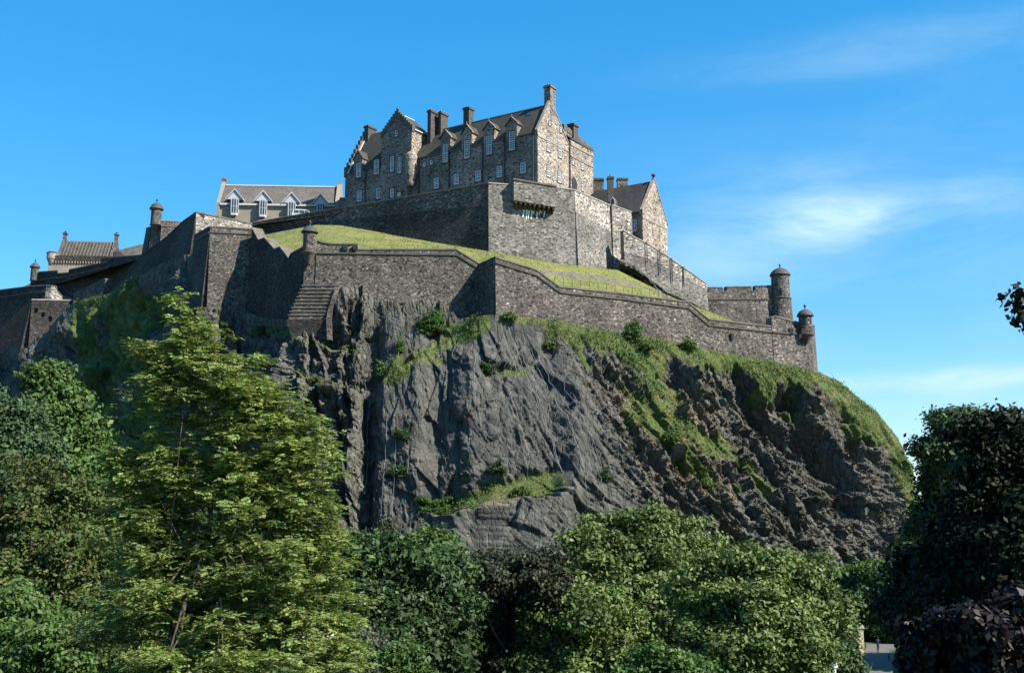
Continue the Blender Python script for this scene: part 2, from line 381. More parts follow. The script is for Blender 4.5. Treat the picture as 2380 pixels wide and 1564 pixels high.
def ground_mat():
    n = NT('garden_ground'); z = n.noise(n.map((1, 1, 1)), .08, 6, .7); f = n.noise(n.map((1, 1, 1)), 3, 4, .7)
    c = n.mix(n.mr(z, .4, .6), (.04, .065, .018), (.06, .085, .022)); c = n.mix(.5, c, n.mr(f, .3, .7, .6, 1.3), 'MULTIPLY')
    n.col(c); n.rough(.95); n.bump(f, .4, .1); return n.m
M['ground'] = ground_mat()
M['path'] = plain('tarmac_path', (.11, .104, .095), .9, .15, 2)
M['sandstone'] = plain('yellow_sandstone', (.48, .40, .29), .85, .2, 2)

# ================================================================ TERRAIN
def interp(px, tab):
    xs = [t[0] for t in tab]
    return np.interp(px, xs, [t[1] for t in tab])
PYTOP = [(-300, 850), (0, 815), (60, 790), (110, 770), (172, 700), (230, 690), (265, 678), (330, 640), (400, 600), (456, 590), (487, 668), (540, 710), (600, 735), (665, 742),
         (700, 735), (765, 730), (780, 672), (800, 660), (845, 655), (870, 690), (930, 695), (1000, 690), (1040, 690), (1062, 730), (1100, 735), (1150, 728), (1200, 733), (1290, 742),
         (1380, 765), (1500, 782), (1640, 812), (1780, 836), (1885, 862), (1905, 866), (1950, 885), (1990, 917), (2030, 950), (2060, 985), (2085, 1020), (2105, 1060), (2125, 1110), (2150, 1200), (2200, 1330)]
YTOP = [(-300, 255), (0, 233), (60, 222), (172, 214), (265, 203), (330, 195), (400, 186), (456, 177), (489, 167.5), (560, 166), (600, 163), (665, 155), (700, 151.5), (765, 151.2),
        (870, 152), (1040, 152.5), (1062, 151), (1100, 148.5), (1150, 147.3), (1290, 149.5), (1500, 154.5), (1640, 158), (1780, 161.5), (1885, 163.8), (1950, 166), (2030, 168), (2085, 169), (2125, 169), (2200, 168)]
YBASE = [(-300, 205), (0, 190), (250, 165), (480, 143), (700, 130), (870, 127), (1150, 124), (1400, 127), (1650, 134), (1900, 143), (2060, 151), (2125, 156), (2200, 162)]

def step_line(px, py, x0, y0, x1, y1, A, w, wr=6):
    """a left-facing cliff step along a slanted line: surface falls back to the left of it"""
    t = (py-y0)/(y1-y0); lx = x0+(x1-x0)*t
    d = px-lx; fade = sstep(-.08, .12, t)*(1-sstep(.85, 1.1, t))
    f = np.where(d < 0, np.exp(np.minimum(d, 0)/w), 1-sstep(0, wr, d))
    return A*f*fade
def build_rock():
    pxs = np.arange(-260, 2200, 1.7); nj = 430
    tt = np.linspace(0, 1, nj)
    PX, T = np.meshgrid(pxs, tt, indexing='ij')
    pyt = interp(PX, PYTOP); yt = interp(PX, YTOP); yb = interp(PX, YBASE)
    ang_b = np.arctan2(GZ-1.0, yb); pyb = 782-F*np.tan(ang_b-TH)
    PY = pyb+(pyt-pyb)*T
    g = T+.10*np.sin(T*math.pi*2)*0.6
    yt = yt-2.6*sstep(255, 275, PX)*(1-sstep(1880, 1935, PX))
    Y = yb+(yt-yb)*g
    off = np.zeros_like(Y)
    edge = sstep(0, .10, 1-T)
    # ledges: above the line the surface sits further back
    def ledge(pts, step, width):
        xs = [p[0] for p in pts]; ys = [p[1] for p in pts]
        ly = np.interp(PX, xs, ys); f = sstep(xs[0]-25, xs[0]+25, PX)*(1-sstep(xs[-1]-25, xs[-1]+25, PX))
        s = sstep(0, width, ly-PY)
        return step*(s-.55)*f
    off += ledge([(880, 905), (960, 860), (1040, 800), (1130, 745)], 3.0, 34)
    off += ledge([(1000, 1250), (1100, 1205), (1200, 1165), (1300, 1150)], 4.5, 60)
    off += ledge([(640, 790), (780, 800), (860, 815)], 1.6, 14)
    off += ledge([(690, 900), (780, 905), (850, 925)], 2.2, 18)
    off += ledge([(700, 1010), (830, 1020)], 1.5, 14)
    off += ledge([(520, 800), (660, 775)], 1.5, 16)
    # big gully left of the netted buttress, buttress bulge
    off += 3.2*np.exp(-((PX-(872-.06*(PY-700)))/20)**2)*sstep(660, 720, PY)
    off += -3.6*np.exp(-((PX-(1150+.25*(PY-740)))/(170+.35*(PY-740)))**2)*sstep(700, 960, PY)
    off += .5*np.exp(-((PX-1085)/8)**2)*sstep(960, 1000, PY)*(1-sstep(1060, 1100, PY))
    # left crags: blocky clefts
    for a in ((668, 790, 672, 900, 4, 26), (700, 870, 712, 960, 2, 14), (745, 900, 750, 990, 3, 20), (812, 700, 800, 790, 2.6, 14), (838, 690, 846, 860, 1.8, 12),
              (790, 930, 820, 1230, 3.8, 26), (760, 960, 770, 1100, 2.5, 20), (770, 760, 775, 880, 2, 20), (560, 800, 568, 900, 2, 30)):
        off += step_line(PX, PY, *a, wr=4)
    # right crags: slanted clefts that face left
    for a in ((1710, 840, 1860, 1010, 5.5, 50), (1860, 900, 1995, 1130, 7.5, 75), (1795, 930, 1890, 1060, 3.5, 30), (1640, 830, 1790, 1010, 2.0, 28), (1560, 870, 1680, 1060, 1.6, 30),
              (1450, 850, 1560, 1010, 1.7, 28), (1380, 860, 1500, 1080, 1.2, 22), (1930, 1000, 2010, 1200, 3, 40), (1800, 1100, 1880, 1290, 2.0, 25), (1600, 1060, 1720, 1260, 1.5, 25),
              (1740, 990, 1830, 1130, 2.0, 25), (1500, 1060, 1620, 1230, 1.3, 25), (2010, 1010, 2080, 1160, 2.4, 28), (1960, 930, 2040, 1060, 2.0, 22), (1820, 860, 1900, 960, 1.8, 25), (1670, 1080, 1760, 1250, 1.4, 20)):
        off += step_line(PX, PY, *a, wr=5)
    # metric coordinates along the face
    S = PX*150/F; Q = -PY*150/F
    slant = .72*sstep(900, 1560, PX)+.10; Q0 = -980*150/F
    Pp = S+slant*(Q-Q0)+.6*fbm(S*.12, Q*.12, 2, 5); Qq = Q+.6*fbm(S*.12+9, Q*.12, 2, 8)
    net = sstep(850, 905, PX+.0*PY)*(1-sstep(1290, 1420, PX-.32*(PY-900)))*sstep(700, 740, PY)
    net = net*(1-.0*PX)
    leftc = 1-sstep(820, 900, PX)
    shade_left = 1-sstep(330, 560, PX)
    amp = 1-.90*net
    off += (facets(Pp/5.0, Qq/9.0, 11, 1.3)*2.2)*(.12+.88*amp)
    off += facets(Pp/1.9, Qq/6.5, 21, 1.7)*1.5*amp
    off += facets(Pp/2.4, Qq/2.0, 25, 1.6)*.7*amp
    off += facets(Pp/.8, Qq/2.8, 31, 1.7)*.8*amp
    off += facets(Pp/.9, Qq/.8, 35, 1.6)*.4*amp
    off += facets(Pp/.36, Qq/1.0, 41, 1.6)*.36*(amp*.85+.15)
    off += facets(Pp/.2, Qq/.35, 61, 1.2)*.13*(amp*.7+.3)
    off += facets(Pp/1.6, Qq/1.1, 51, .8)*.7*leftc*(1-shade_left)
    off += facets(Pp/4.2, Qq/8.0, 71, 1.8)*.95*net+facets(Pp/1.5, Qq/4.2, 81, 1.8)*.34*net+facets(Pp/.55, Qq/1.5, 91, 1.6)*.15*net+facets(Pp/.22, Qq/.6, 95, 1.4)*.06*net
    # ---- grass mask in the place where it grows
    dtop = PY-pyt
    n1 = fbm(Pp*.16, Qq*.07, 4, 101); n2 = fbm(Pp*.5, Qq*.25, 4, 111)
    band = interp(PX, [(1080, 6), (1160, 10), (1230, 10), (1290, 32), (1400, 70), (1480, 80), (1600, 65), (1660, 40), (1740, 18), (1800, 25), (1900, 45), (2000, 60), (2080, 50), (2150, 60)])*sstep(1120, 1170, PX)
    gr = 1-sstep(-16, 40, dtop-band*(.75+1.1*n1)-30*n2)
    gr *= sstep(1100, 1160, PX)
    streak = sstep(.14, .34, n1+.45*n2)*sstep(1380, 1460, PX)*(1-sstep(260, 400, dtop))*(1-sstep(1850, 1900, PX))*.85
    gr = np.maximum(gr, streak)
    reach = interp(PX, [(1180, 20), (1290, 90), (1400, 120), (1500, 150), (1600, 125), (1700, 90), (1790, 60), (1900, 80), (2000, 110), (2120, 110)])
    n3 = fbm(Pp*.35, Qq*.12, 4, 121); patch = sstep(-.06, .20, .8*n1+.9*n3+.6*n2+.13-.55*dtop/reach)*(1-sstep(.75, 1.15, dtop/reach))*sstep(1170, 1230, PX)
    gr = np.maximum(gr, patch*.9)
    def gpatch(pts, w, a=1.0):
        xs = [p[0] for p in pts]; ys = [p[1] for p in pts]
        ly = np.interp(PX, xs, ys); f = sstep(xs[0]-20, xs[0]+20, PX)*(1-sstep(xs[-1]-20, xs[-1]+20, PX))
        return a*(1-sstep(w*.6, w*1.3, np.abs(PY-ly+w*.5*n2*1.5)))*f
    gr = np.maximum(gr, gpatch([(890, 890), (960, 845), (1040, 782), (1140, 730)], 40))
    gr = np.maximum(gr, gpatch([(990, 1240), (1080, 1190), (1170, 1160), (1290, 1130)], 34))
    gr = np.maximum(gr, gpatch([(560, 770), (700, 765)], 8, .7))
    gr = np.maximum(gr, gpatch([(640, 782), (860, 808)], 6, .7)); gr = np.maximum(gr, gpatch([(690, 893), (860, 915)], 7, .7))
    gr = np.maximum(gr, gpatch([(1000, 1030), (1020, 1000)], 10, .0))
    gr = np.maximum(gr, gpatch([(1160, 870), (1240, 862)], 9, .8)); gr = np.maximum(gr, gpatch([(1010, 855), (1040, 850)], 10, .8))
    left = 1-sstep(470, 640, PX+.6*(PY-700))
    gr = np.maximum(gr, left*sstep(-.12, .2, n1+.5*n2))
    gr = np.maximum(gr, (1-sstep(1780, 2250, PX+(1500-PY)*.8))*0)
    tawny = sstep(1330, 1420, PX)*(1-sstep(1620, 1760, PX))*sstep(860, 950, PY)*(1-sstep(1180, 1260, PY))*sstep(-.15, .2, n1)*.9
    tawny = np.maximum(tawny, gpatch([(1040, 1250), (1110, 1215), (1200, 1180)], 14)*.9)
    off = off*(1-.62*np.clip(gr, 0, 1)*sstep(900, 1100, PX))
    off = off*(.25+.75*edge)
    # silhouettes on the right run free, keep them rough
    d = np.stack([(PX-1190)/F, math.cos(TH)-(782-PY)/F*math.sin(TH), math.sin(TH)+(782-PY)/F*math.cos(TH)], -1)
    V = d*(Y/d[..., 1])[..., None]
    ax = np.gradient(V, axis=0); ay = np.gradient(V, axis=1); nn = np.cross(ay, ax); nn /= np.linalg.norm(nn, axis=-1, keepdims=True)+1e-9
    sgn = np.sign(-(nn*V).sum(-1))[..., None]; nn = nn*sgn
    # smooth normals: mostly horizontal, facing out
    nn[..., 2] = np.clip(nn[..., 2], .0, .55)
    V = V-nn*off[..., None]
    # rows behind the crest
    back = []
    for k, (dy, dz) in enumerate(((1.0, .15), (2.5, .15), (5, -.3), (10, -2.5), (25, -10), (60, -40))):
        Rr = V[:, -1, :].copy(); dirx = np.stack([Rr[:, 0]/Rr[:, 1], np.ones(len(Rr))], -1)
        Rr[:, 0] += dirx[:, 0]*dy; Rr[:, 1] += dy
        free = sstep(1890, 1910, pxs)
        Rr[:, 2] += dz*(.15+.85*free) + (dy*.1)*(1-free)*0
        back.append(Rr)
    back = np.stack(back, 1); V = np.concatenate([V, back], 1)
    def ext(a): return np.concatenate([a, np.repeat(a[:, -1:], 6, 1)], 1)
    G_ = ext(gr); Nn = ext(net*(1-sstep(1225, 1300, PY)*0)); Tw = ext(tawny)
    ni, nk = V.shape[:2]
    idx = np.arange(ni*nk).reshape(ni, nk)
    q = np.stack([idx[:-1, :-1], idx[1:, :-1], idx[1:, 1:], idx[:-1, 1:]], -1).reshape(-1, 4)
    o = np_mesh('castle_rock', V.reshape(-1, 3), q, M['rock'], attrs={'grass': G_.ravel(), 'net': Nn.ravel(), 'tawny': Tw.ravel()})
    tag(o, kind='structure')
    return V, G_, pxs, nj
RV, RG, RPX, RNJ = build_rock()
def rock_at(px, py):
    """point of the cliff surface seen near picture position (px, py)"""
    i = int(np.clip(round((px-RPX[0])/1.7), 0, len(RPX)-1))
    col = RV[i, :RNJ]
    u = (col[:, 1]*-math.sin(TH)+col[:, 2]*math.cos(TH))/(col[:, 1]*math.cos(TH)+col[:, 2]*math.sin(TH))
    j = int(np.argmin(np.abs((782-F*u)-py)))
    return Vector(col[j])

def blades(name, base, nrm_up, n, lmin, lmax, w, mat, rng, parent=None, lean=.5):
    th = rng.uniform(0, 2*np.pi, n); L = rng.uniform(lmin, lmax, n)
    d = np.stack([np.cos(th)*lean*rng.uniform(0, 1, n), np.sin(th)*lean*rng.uniform(0, 1, n), np.ones(n)], -1)
    d /= np.linalg.norm(d, axis=1, keepdims=True)
    s = np.stack([np.cos(th+1.3), np.sin(th+1.3), np.zeros(n)], -1)*w
    a = base-s/2; b = base+s/2; c = base+d*L[:, None]
    V = np.stack([a, b, c+s*.12, c-s*.12], 1).reshape(-1, 3)
    q = np.arange(n*4).reshape(n, 4)
    return np_mesh(name, V, q, mat, parent)
def rock_grass():
    rng = np.random.default_rng(5)
    V = RV[:, :RNJ+2]; G_ = RG[:, :RNJ+2]
    w = (np.clip(G_-.45, 0, 1)*(RPX[:, None] > 60)).ravel(); w = w/w.sum()
    n = 42000; ids = rng.choice(len(w), n, p=w); base = V.reshape(-1, 3)[ids]+rng.normal(0, .08, (n, 3)); base[:, 2] -= .08
    o = blades('rough_grass', base, None, n, .07, .24, .11, LM['grass'], rng, lean=1.6)
    tag(o, 'rough green and straw coloured grass growing on the crag ledges', 'grass', kind='stuff')
rock_grass()
def rock_scrub():
    rng = np.random.default_rng(25)
    V = RV[:, :RNJ]; G_ = RG[:, :RNJ]
    cl = np.clip(fbm(V[..., 0]*.35, V[..., 2]*.35, 4, 131)+.06, 0, .3)
    leftw = (1-sstep(420, 620, RPX))[:, None]*1.1
    w = (np.clip(G_-.4, 0, 1)*cl*(.3+leftw)).ravel(); w = w/w.sum(); n = 70000
    b = V.reshape(-1, 3)[rng.choice(len(w), n, p=w)]+rng.normal(0, .10, (n, 3)); b[:, 2] += rng.uniform(0, 1, n)**2*.65; b[:, 1] -= rng.uniform(0, .4, n)
    nr = unit(rng.normal(size=(n, 3))+np.array([.1, -.5, .8])); th = rng.normal(size=(n, 3)); ax = unit(th-nr*(th*nr).sum(1, keepdims=True)); ls = rng.uniform(.10, .30, n)
    v = leaf_quads(b, ax, nr, ls, ls*.6)
    tag(np_mesh('scrub', v, np.arange(len(v)).reshape(-1, 4), LM['mid']), 'low leafy scrub and weeds spreading over the grassy ledges and shaded left slope', 'scrub', kind='stuff')

def unit(v): return v/(np.linalg.norm(v, axis=-1, keepdims=True)+1e-9)
def leaf_quads(c, axis, nrm, L, W):
    side = unit(np.cross(nrm, axis)); n = len(c)
    L = np.broadcast_to(L, (n,))[:, None]; W = np.broadcast_to(W, (n,))[:, None]
    a = c-axis*L*.5; b = c+side*W*.5-axis*L*.05; t = c+axis*L*.5-nrm*L*.06; d = c-side*W*.5-axis*L*.05
    return np.stack([a, b, t, d], 1).reshape(-1, 3)
rock_scrub()
# garden floor: one sheet out to the horizon, rising to the street where the camera stands
def build_ground():
    xs = np.concatenate([[-6000, -2500, -900, -400], np.linspace(-200, 200, 81), [400, 900, 2500, 6000]])
    ys = np.concatenate([[-3000, -600, -100], np.linspace(-30, 260, 117), [400, 900, 2500, 9000]])
    X, Y = np.meshgrid(xs, ys, indexing='ij')
    Z = GZ+(-1.65-GZ)*(1-sstep(5, 42, Y))+.25*fbm(X*.05, Y*.05, 3, 3)*sstep(8, 20, Y)
    V = np.stack([X, Y, Z], -1); ni, nk = X.shape; idx = np.arange(ni*nk).reshape(ni, nk)
    q = np.stack([idx[:-1, :-1], idx[1:, :-1], idx[1:, 1:], idx[:-1, 1:]], -1).reshape(-1, 4)
    tag(np_mesh('ground', V.reshape(-1, 3), q, M['ground'], smooth=True), kind='structure')
    # park path by the gate pier
    m = MB(); pts = []
    for y in np.linspace(96, 143, 20):
        cx = 42.6+(y-135)*.34; w = 1.7
        pts.append(((cx-w, y), (cx+w, y)))
    for a, b in zip(pts[:-1], pts[1:]):
        m.face([(a[0][0], a[0][1], GZ+.16), (a[1][0], a[1][1], GZ+.16), (b[1][0], b[1][1], GZ+.16), (b[0][0], b[0][1], GZ+.16)])
    tag(m.build('path', M['path']), kind='structure')
build_ground()

# ---- mown grass slope between the outer wall and the upper bastion
# rows from the wall parapet (lower edge, near) to the bastion foot (upper edge, far)
GLOW = [(560, 560, 170), (586, 575, 164), (640, 600, 158), (680, 606, 154), (740, 590, 153), (832, 590, 152.5), (1061, 592, 152.5), (1115, 622, 151.5), (1150, 612, 149), (1246, 640, 150), (1301, 680, 151), (1450, 695, 154), (1596, 714, 158.5), (1646, 752, 159.5), (1790, 768, 163)]
GUP = [(560, 560, 200), (586, 552, 196), (640, 541, 190), (735, 523, 191), (790, 524, 189), (860, 536, 186), (930, 550, 183.5), (1000, 562, 181), (1061, 572, 179), (1133, 584, 175.5), (1290, 612, 177), (1435, 628, 181), (1500, 660, 181), (1560, 690, 180), (1650, 725, 179), (1720, 752, 178), (1790, 765, 178)]
def build_slope():
    pxs = np.arange(562, 1790, 3.0); ni = len(pxs); nj = 60
    V = np.zeros((ni, nj, 3)); R = np.zeros((ni, nj))
    for i, px in enumerate(pxs):
        pl = float(np.interp(px, [g[0] for g in GLOW], [g[1] for g in GLOW])); yl = float(np.interp(px, [g[0] for g in GLOW], [g[2] for g in GLOW]))
        pu = float(np.interp(px, [g[0] for g in GUP], [g[1] for g in GUP])); yu = float(np.interp(px, [g[0] for g in GUP], [g[2] for g in GUP]))
        for j in range(nj):
            t = j/(nj-1); py = pl+(pu-pl)*t; Yd = yl+(yu-yl)*t
            p = P(px, py, Yd); V[i, j] = p
            r = 0
            ly = np.interp(px, [1235, 1262, 1370, 1480, 1600], [623, 632, 642, 664, 702])
            if 1240 < px < 1560: r = max(0, 1-abs(py-ly)/(9 if px < 1430 else 6))
            R[i, j] = r
    X = V[..., 0]; Yv = V[..., 1]
    V[..., 2] += .5*fbm(X*.25, Yv*.25, 4, 41)*np.sin(np.linspace(0, 1, nj)*np.pi)[None, :]
    V[..., 2] += .5*R*fbm(X*1.5, Yv*1.5, 3, 44)
    ni, nk = X.shape; idx = np.arange(ni*nk).reshape(ni, nk)
    q = np.stack([idx[:-1, :-1], idx[1:, :-1], idx[1:, 1:], idx[:-1, 1:]], -1).reshape(-1, 4)
    tag(np_mesh('grass_slope', V.reshape(-1, 3), q, M['grass'], smooth=True, attrs={'rocky': R.ravel()}), kind='structure')
build_slope()
def slope_tufts():
    o = bpy.data.objects['grass_slope']; n0 = len(o.data.vertices); co = np.zeros(n0*3); o.data.vertices.foreach_get('co', co); co = co.reshape(-1, 3)
    rng = np.random.default_rng(15); n = 16000; b = co[rng.integers(0, n0, n)]+rng.normal(0, .4, (n, 3))*np.array([1, 1, .08])
    m = np.abs(fbm(b[:, 0]*.3, b[:, 1]*.3, 3, 91)) > .08; b = b[m]
    tag(blades('slope_grass_tufts', b, None, len(b), .06, .2, .12, LM['grass'], rng, lean=1.2), 'short uneven tufts of turf on the mown slope below the upper bastion', 'grass', kind='stuff')
slope_tufts()

# castle yard behind the walls, on which the buildings stand
def build_plateau():
    m = MB()
    def sheet(pts): m.face(pts)
    sheet([P(600, 520, 197), P(1135, 452, 178), P(1340, 470, 184), P(1420, 505, 196), P(1650, 700, 200), P(1650, 690, 280), P(600, 500, 280)])
    sheet([P(330, 600, 215), P(600, 521, 197.1), P(600, 501, 280), P(200, 600, 290), P(0, 690, 290), P(-300, 700, 290), P(-300, 690, 255), P(70, 680, 242)])
    tag(m.build('castle_yard', M['coping']), kind='structure')
build_plateau()

# ================================================================ WALLS
def offset_pts(nodes):
    """outward normals of the plan polyline"""
    pl = [Vector((p.x, p.y)) for p in nodes]; k = len(pl); segs = []
    for i in range(k-1):
        d = pl[i+1]-pl[i]
        if d.length < .25: segs.append(None); continue
        n = Vector((d.y, -d.x)).normalized()
        if n.dot(-pl[i]) < 0: n = -n
        segs.append(n)
    for i in range(k-1):
        if segs[i] is None:
            segs[i] = next((s for s in segs[i+1:] if s), None) or next((s for s in segs[:i][::-1] if s), Vector((0, -1)))
    out = []
    for i in range(k):
        a = segs[max(i-1, 0)]; b = segs[min(i, k-2)]
        s = a+b; m = s.normalized(); c = max(.35, m.dot(a)); out.append(m/c)
    for i in range(k-1):
        if (pl[i+1]-pl[i]).length < .25: out[i+1] = out[i]
    return out
def wall(name, label, nodes, mat, thick=1.3, batter=.06, cope=.2, over=.1, string=None, mat_up=None, split=None, group=None, cat='wall', cmat=None, sink=2.5):
    """nodes: (px, py_top, Y, py_bottom)"""
    T = [P(a, b, c) for a, b, c, d in nodes]; Zb = [ZA(d, c)-sink for a, b, c, d in nodes]
    Nn = offset_pts(T); k = len(T)
    base = T[0].copy(); base.z = min(Zb)
    r = thing(name, label, cat, base, group)
    def ptz(i, z, out):          # point on the front face at height z
        o = max(0, T[i].z-z)*batter+out; return Vector((T[i].x+Nn[i].x*o, T[i].y+Nn[i].y*o, z))
    m = MB(); mu = MB()
    for i in range(k-1):
        for q, zt, zb in (((mu, (T[i].z-cope, T[i+1].z-cope), (ZA(split[i], nodes[i][2]), ZA(split[i+1], nodes[i+1][2]))), (m, (ZA(split[i], nodes[i][2]), ZA(split[i+1], nodes[i+1][2])), (Zb[i], Zb[i+1]))) if split else ((m, (T[i].z-cope, T[i+1].z-cope), (Zb[i], Zb[i+1])),)):
            q.hexa([ptz(i, zb[0], 0), ptz(i+1, zb[1], 0), ptz(i+1, zb[1], -thick-max(0, T[i+1].z-zb[1])*batter), ptz(i, zb[0], -thick-max(0, T[i].z-zb[0])*batter)],
                   [ptz(i, zt[0], 0), ptz(i+1, zt[1], 0), ptz(i+1, zt[1], -thick), ptz(i, zt[0], -thick)])
    m.build('masonry', mat, r)
    if split: mu.build('upper_masonry', mat_up, r)
    c = MB()
    for i in range(k-1):
        c.hexa([ptz(i, T[i].z-cope, over), ptz(i+1, T[i+1].z-cope, over), ptz(i+1, T[i+1].z-cope, -thick-over), ptz(i, T[i].z-cope, -thick-over)],
               [ptz(i, T[i].z, over*.8), ptz(i+1, T[i+1].z, over*.8), ptz(i+1, T[i+1].z, -thick-over), ptz(i, T[i].z, -thick-over)])
    c.build('coping', cmat or M['coping'], r)
    if string:
        s = MB()
        for i in range(k-1):
            if string[i] is None or string[i+1] is None: continue
            za = ZA(string[i], nodes[i][2]); zb_ = ZA(string[i+1], nodes[i+1][2])
            s.hexa([ptz(i, za-.11, .14), ptz(i+1, zb_-.11, .14), ptz(i+1, zb_-.11, -.1), ptz(i, za-.11, -.1)],
                   [ptz(i, za+.09, .18), ptz(i+1, zb_+.09, .18), ptz(i+1, zb_+.09, -.1), ptz(i, za+.09, -.1)])
        s.build('string_course', M['dress_dark'], r)
    return r, T, Nn

# sentry turret: corbelled round drum with a lead dome and a ball finial
def turret(px, py_eave, Y, r, h, label, corb=1.4, dome=None, mat='outer', slit=True, finial=.8, cap=1.32, group='stone sentry turrets on the castle walls'):
    c = P(px, py_eave, Y); dome = dome or r*.95
    t = thing('sentry_turret', label, 'turret', (c.x, c.y, c.z-h-corb), group)
    b = MB(); b.lathe((c.x, c.y, c.z-h), [(r*1.02, 0), (r, h*.5), (r*.98, h)], 28); b.build('drum', M[mat], t)
    k = MB(); k.lathe((c.x, c.y, c.z-h-corb), [(r*.25, 0), (r*.55, corb*.35), (r*.85, corb*.7), (r*1.16, corb*.93), (r*1.16, corb), (r*1.0, corb+.05)], 28); k.build('corbel', M['dress_dark'], t)
    s = MB(); s.lathe((c.x, c.y, c.z), [(r*.95, -.12), (r*cap, -.03), (r*cap, .1), (r*1.15, dome*.33), (r*.92, dome*.65), (r*.55, dome*.9), (r*.18, dome)], 28)
    s.build('dome_cap', M['lead'], t, smooth=False)
    f = MB(); f.lathe((c.x, c.y, c.z+dome*.98), [(r*.16, 0), (.07, finial*.25), (.09, finial*.4), (.2, finial*.6), (.2, finial*.75), (.06, finial*.9), (.02, finial*1.15)], 12); f.build('finial', M['lead'], t)
    if slit:
        for a in (-1.9, -.95):
            w = MB(); x = c.x+r*1.0*math.cos(a); y = c.y+r*1.0*math.sin(a)
            ex = Vector((-math.sin(a), math.cos(a), 0)); ey = Vector((math.cos(a), math.sin(a), 0))
            fr = lambda A, B, Z: Vector((x, y, 0))+ex*A+ey*B+Vector((0, 0, Z))
            w.box(fr, -.09, .09, -.1, .03, c.z-h*.45, c.z-h*.45+.7); w.build('arrow_slit', M['iron'], t)
    return t

# --- outer curtain wall, left half (sentry turret to the re-entrant) and right half (corner to the end turret)
N1 = [(708, 590, 150.6, 735), (736, 590, 150.5, 735), (736.5, 557, 150.5, 735), (750, 562, 150.5, 735), (766, 565, 150.5, 700), (831, 566, 150.6, 690), (831.6, 578, 150.6, 690), (1061, 578, 151.3, 700), (1117, 613, 151.7, 745)]
w1, T1, _ = wall('curtain_wall', 'dark rubble curtain wall with notched parapet right of the domed sentry turret', N1, M['outer'], string=[None, None, 589, 589, 589, 590, 590, 593, 628], group='lower curtain walls', batter=.055)
NR = [(1112, 614, 151.9, 745), (1151, 596, 146.6, 730)]
w1b, _, _ = wall('wall_return', 'narrow shaded return wall left of the sunlit corner of the lower curtain', NR, M['outer'], string=[628, 610], group='lower curtain walls', batter=.05)
N2 = [(1151, 596, 146.5, 728), (1246, 625, 148.2, 735), (1301, 665, 149.3, 742), (1450, 681, 152.8, 775), (1598, 700, 156.3, 800), (1646, 740, 157.5, 812), (1792, 757, 161, 838), (1792.8, 738, 161, 838), (1800, 733, 161.2, 838), (1856, 748, 162.6, 855), (1884, 752, 163.2, 862)]
w2, T2, _ = wall('curtain_wall', 'long sunlit curtain wall stepping downhill to the far right sentry turret', N2, M['outer'], string=[610, 640, 680, 696, 716, 756, 772, 772, 773, 777, 779], group='lower curtain walls', batter=.055)
# end return on the right
NE = [(1884, 752, 163.2, 862), (1893, 756, 170, 862)]
wall('wall_return', 'narrow end return of the lower curtain wall under the far right sentry turret', NE, M['outer'], group='lower curtain walls', batter=.03)
# embrasures near the right end and near the turret
def embrasures(root, spots, Y, mat='iron'):
    for px, py, w, h in spots:
        p = P(px, py, Y); m = MB()
        m.box(lambda a, b, z: Vector((p.x+a, p.y+b, p.z+z)), -w/2, w/2, -.28, .12, -h/2, h/2); m.build('embrasure', M[mat], root)
embrasures(w2, [(1838.5, 770, .55, .85), (1866, 772, .5, .85)], 162)
embrasures(w1, [(803, 576, .55, .75), (836-11, 576, .45, .7)], 150.45)
embrasures(w2, [(1701, 782, .3, .9), (1859, 782, .3, .5)], 158.55)

# --- shaded re-entrant wall with stepped parapet, between the left bastion and the sentry turret
NS = [(586, 528, 163.5, 735), (601, 557, 162, 745), (615, 552, 160.6, 748), (638, 578, 158.3, 752), (651, 573, 157, 755), (671, 599, 155, 760), (677, 588, 154.2, 758), (705, 573, 151.2, 745), (711, 575, 150.7, 745)]
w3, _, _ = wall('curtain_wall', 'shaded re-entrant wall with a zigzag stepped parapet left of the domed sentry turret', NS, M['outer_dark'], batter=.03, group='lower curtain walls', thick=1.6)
# --- left bastion
NB = [(489, 525, 163.5, 690), (586, 531, 165.0, 715)]
w4, _, _ = wall('bastion_wall', 'sunlit rubble face of the left bastion cut by a diagonal shadow', NB, M['outer'], string=[540, 545], batter=.07, group='left bastion walls')
NB2 = [(452, 546, 172, 640), (489, 525, 163.4, 690)]
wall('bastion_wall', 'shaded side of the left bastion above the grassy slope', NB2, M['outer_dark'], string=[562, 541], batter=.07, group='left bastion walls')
# --- upper left retaining wall: shaded flank running down to the left, lit face to the right
NU = [(456, 492, 178, 600), (575, 516, 183, 580), (586, 520, 184, 560)]
wall('retaining_wall', 'sunlit upper retaining wall below the slate roofed building with white dormers', NU, M['bastion_up'], batter=.04, thick=1.2)
NU2 = [(262, 678, 204, 760), (328, 592, 197, 690), (385, 552, 190, 660), (425, 514, 184, 640), (456, 492, 178, 620)]
wall('retaining_wall', 'long shaded retaining wall falling steeply down to the left', NU2, M['outer_dark'], batter=.10, thick=1.4, cmat=M['outer'])
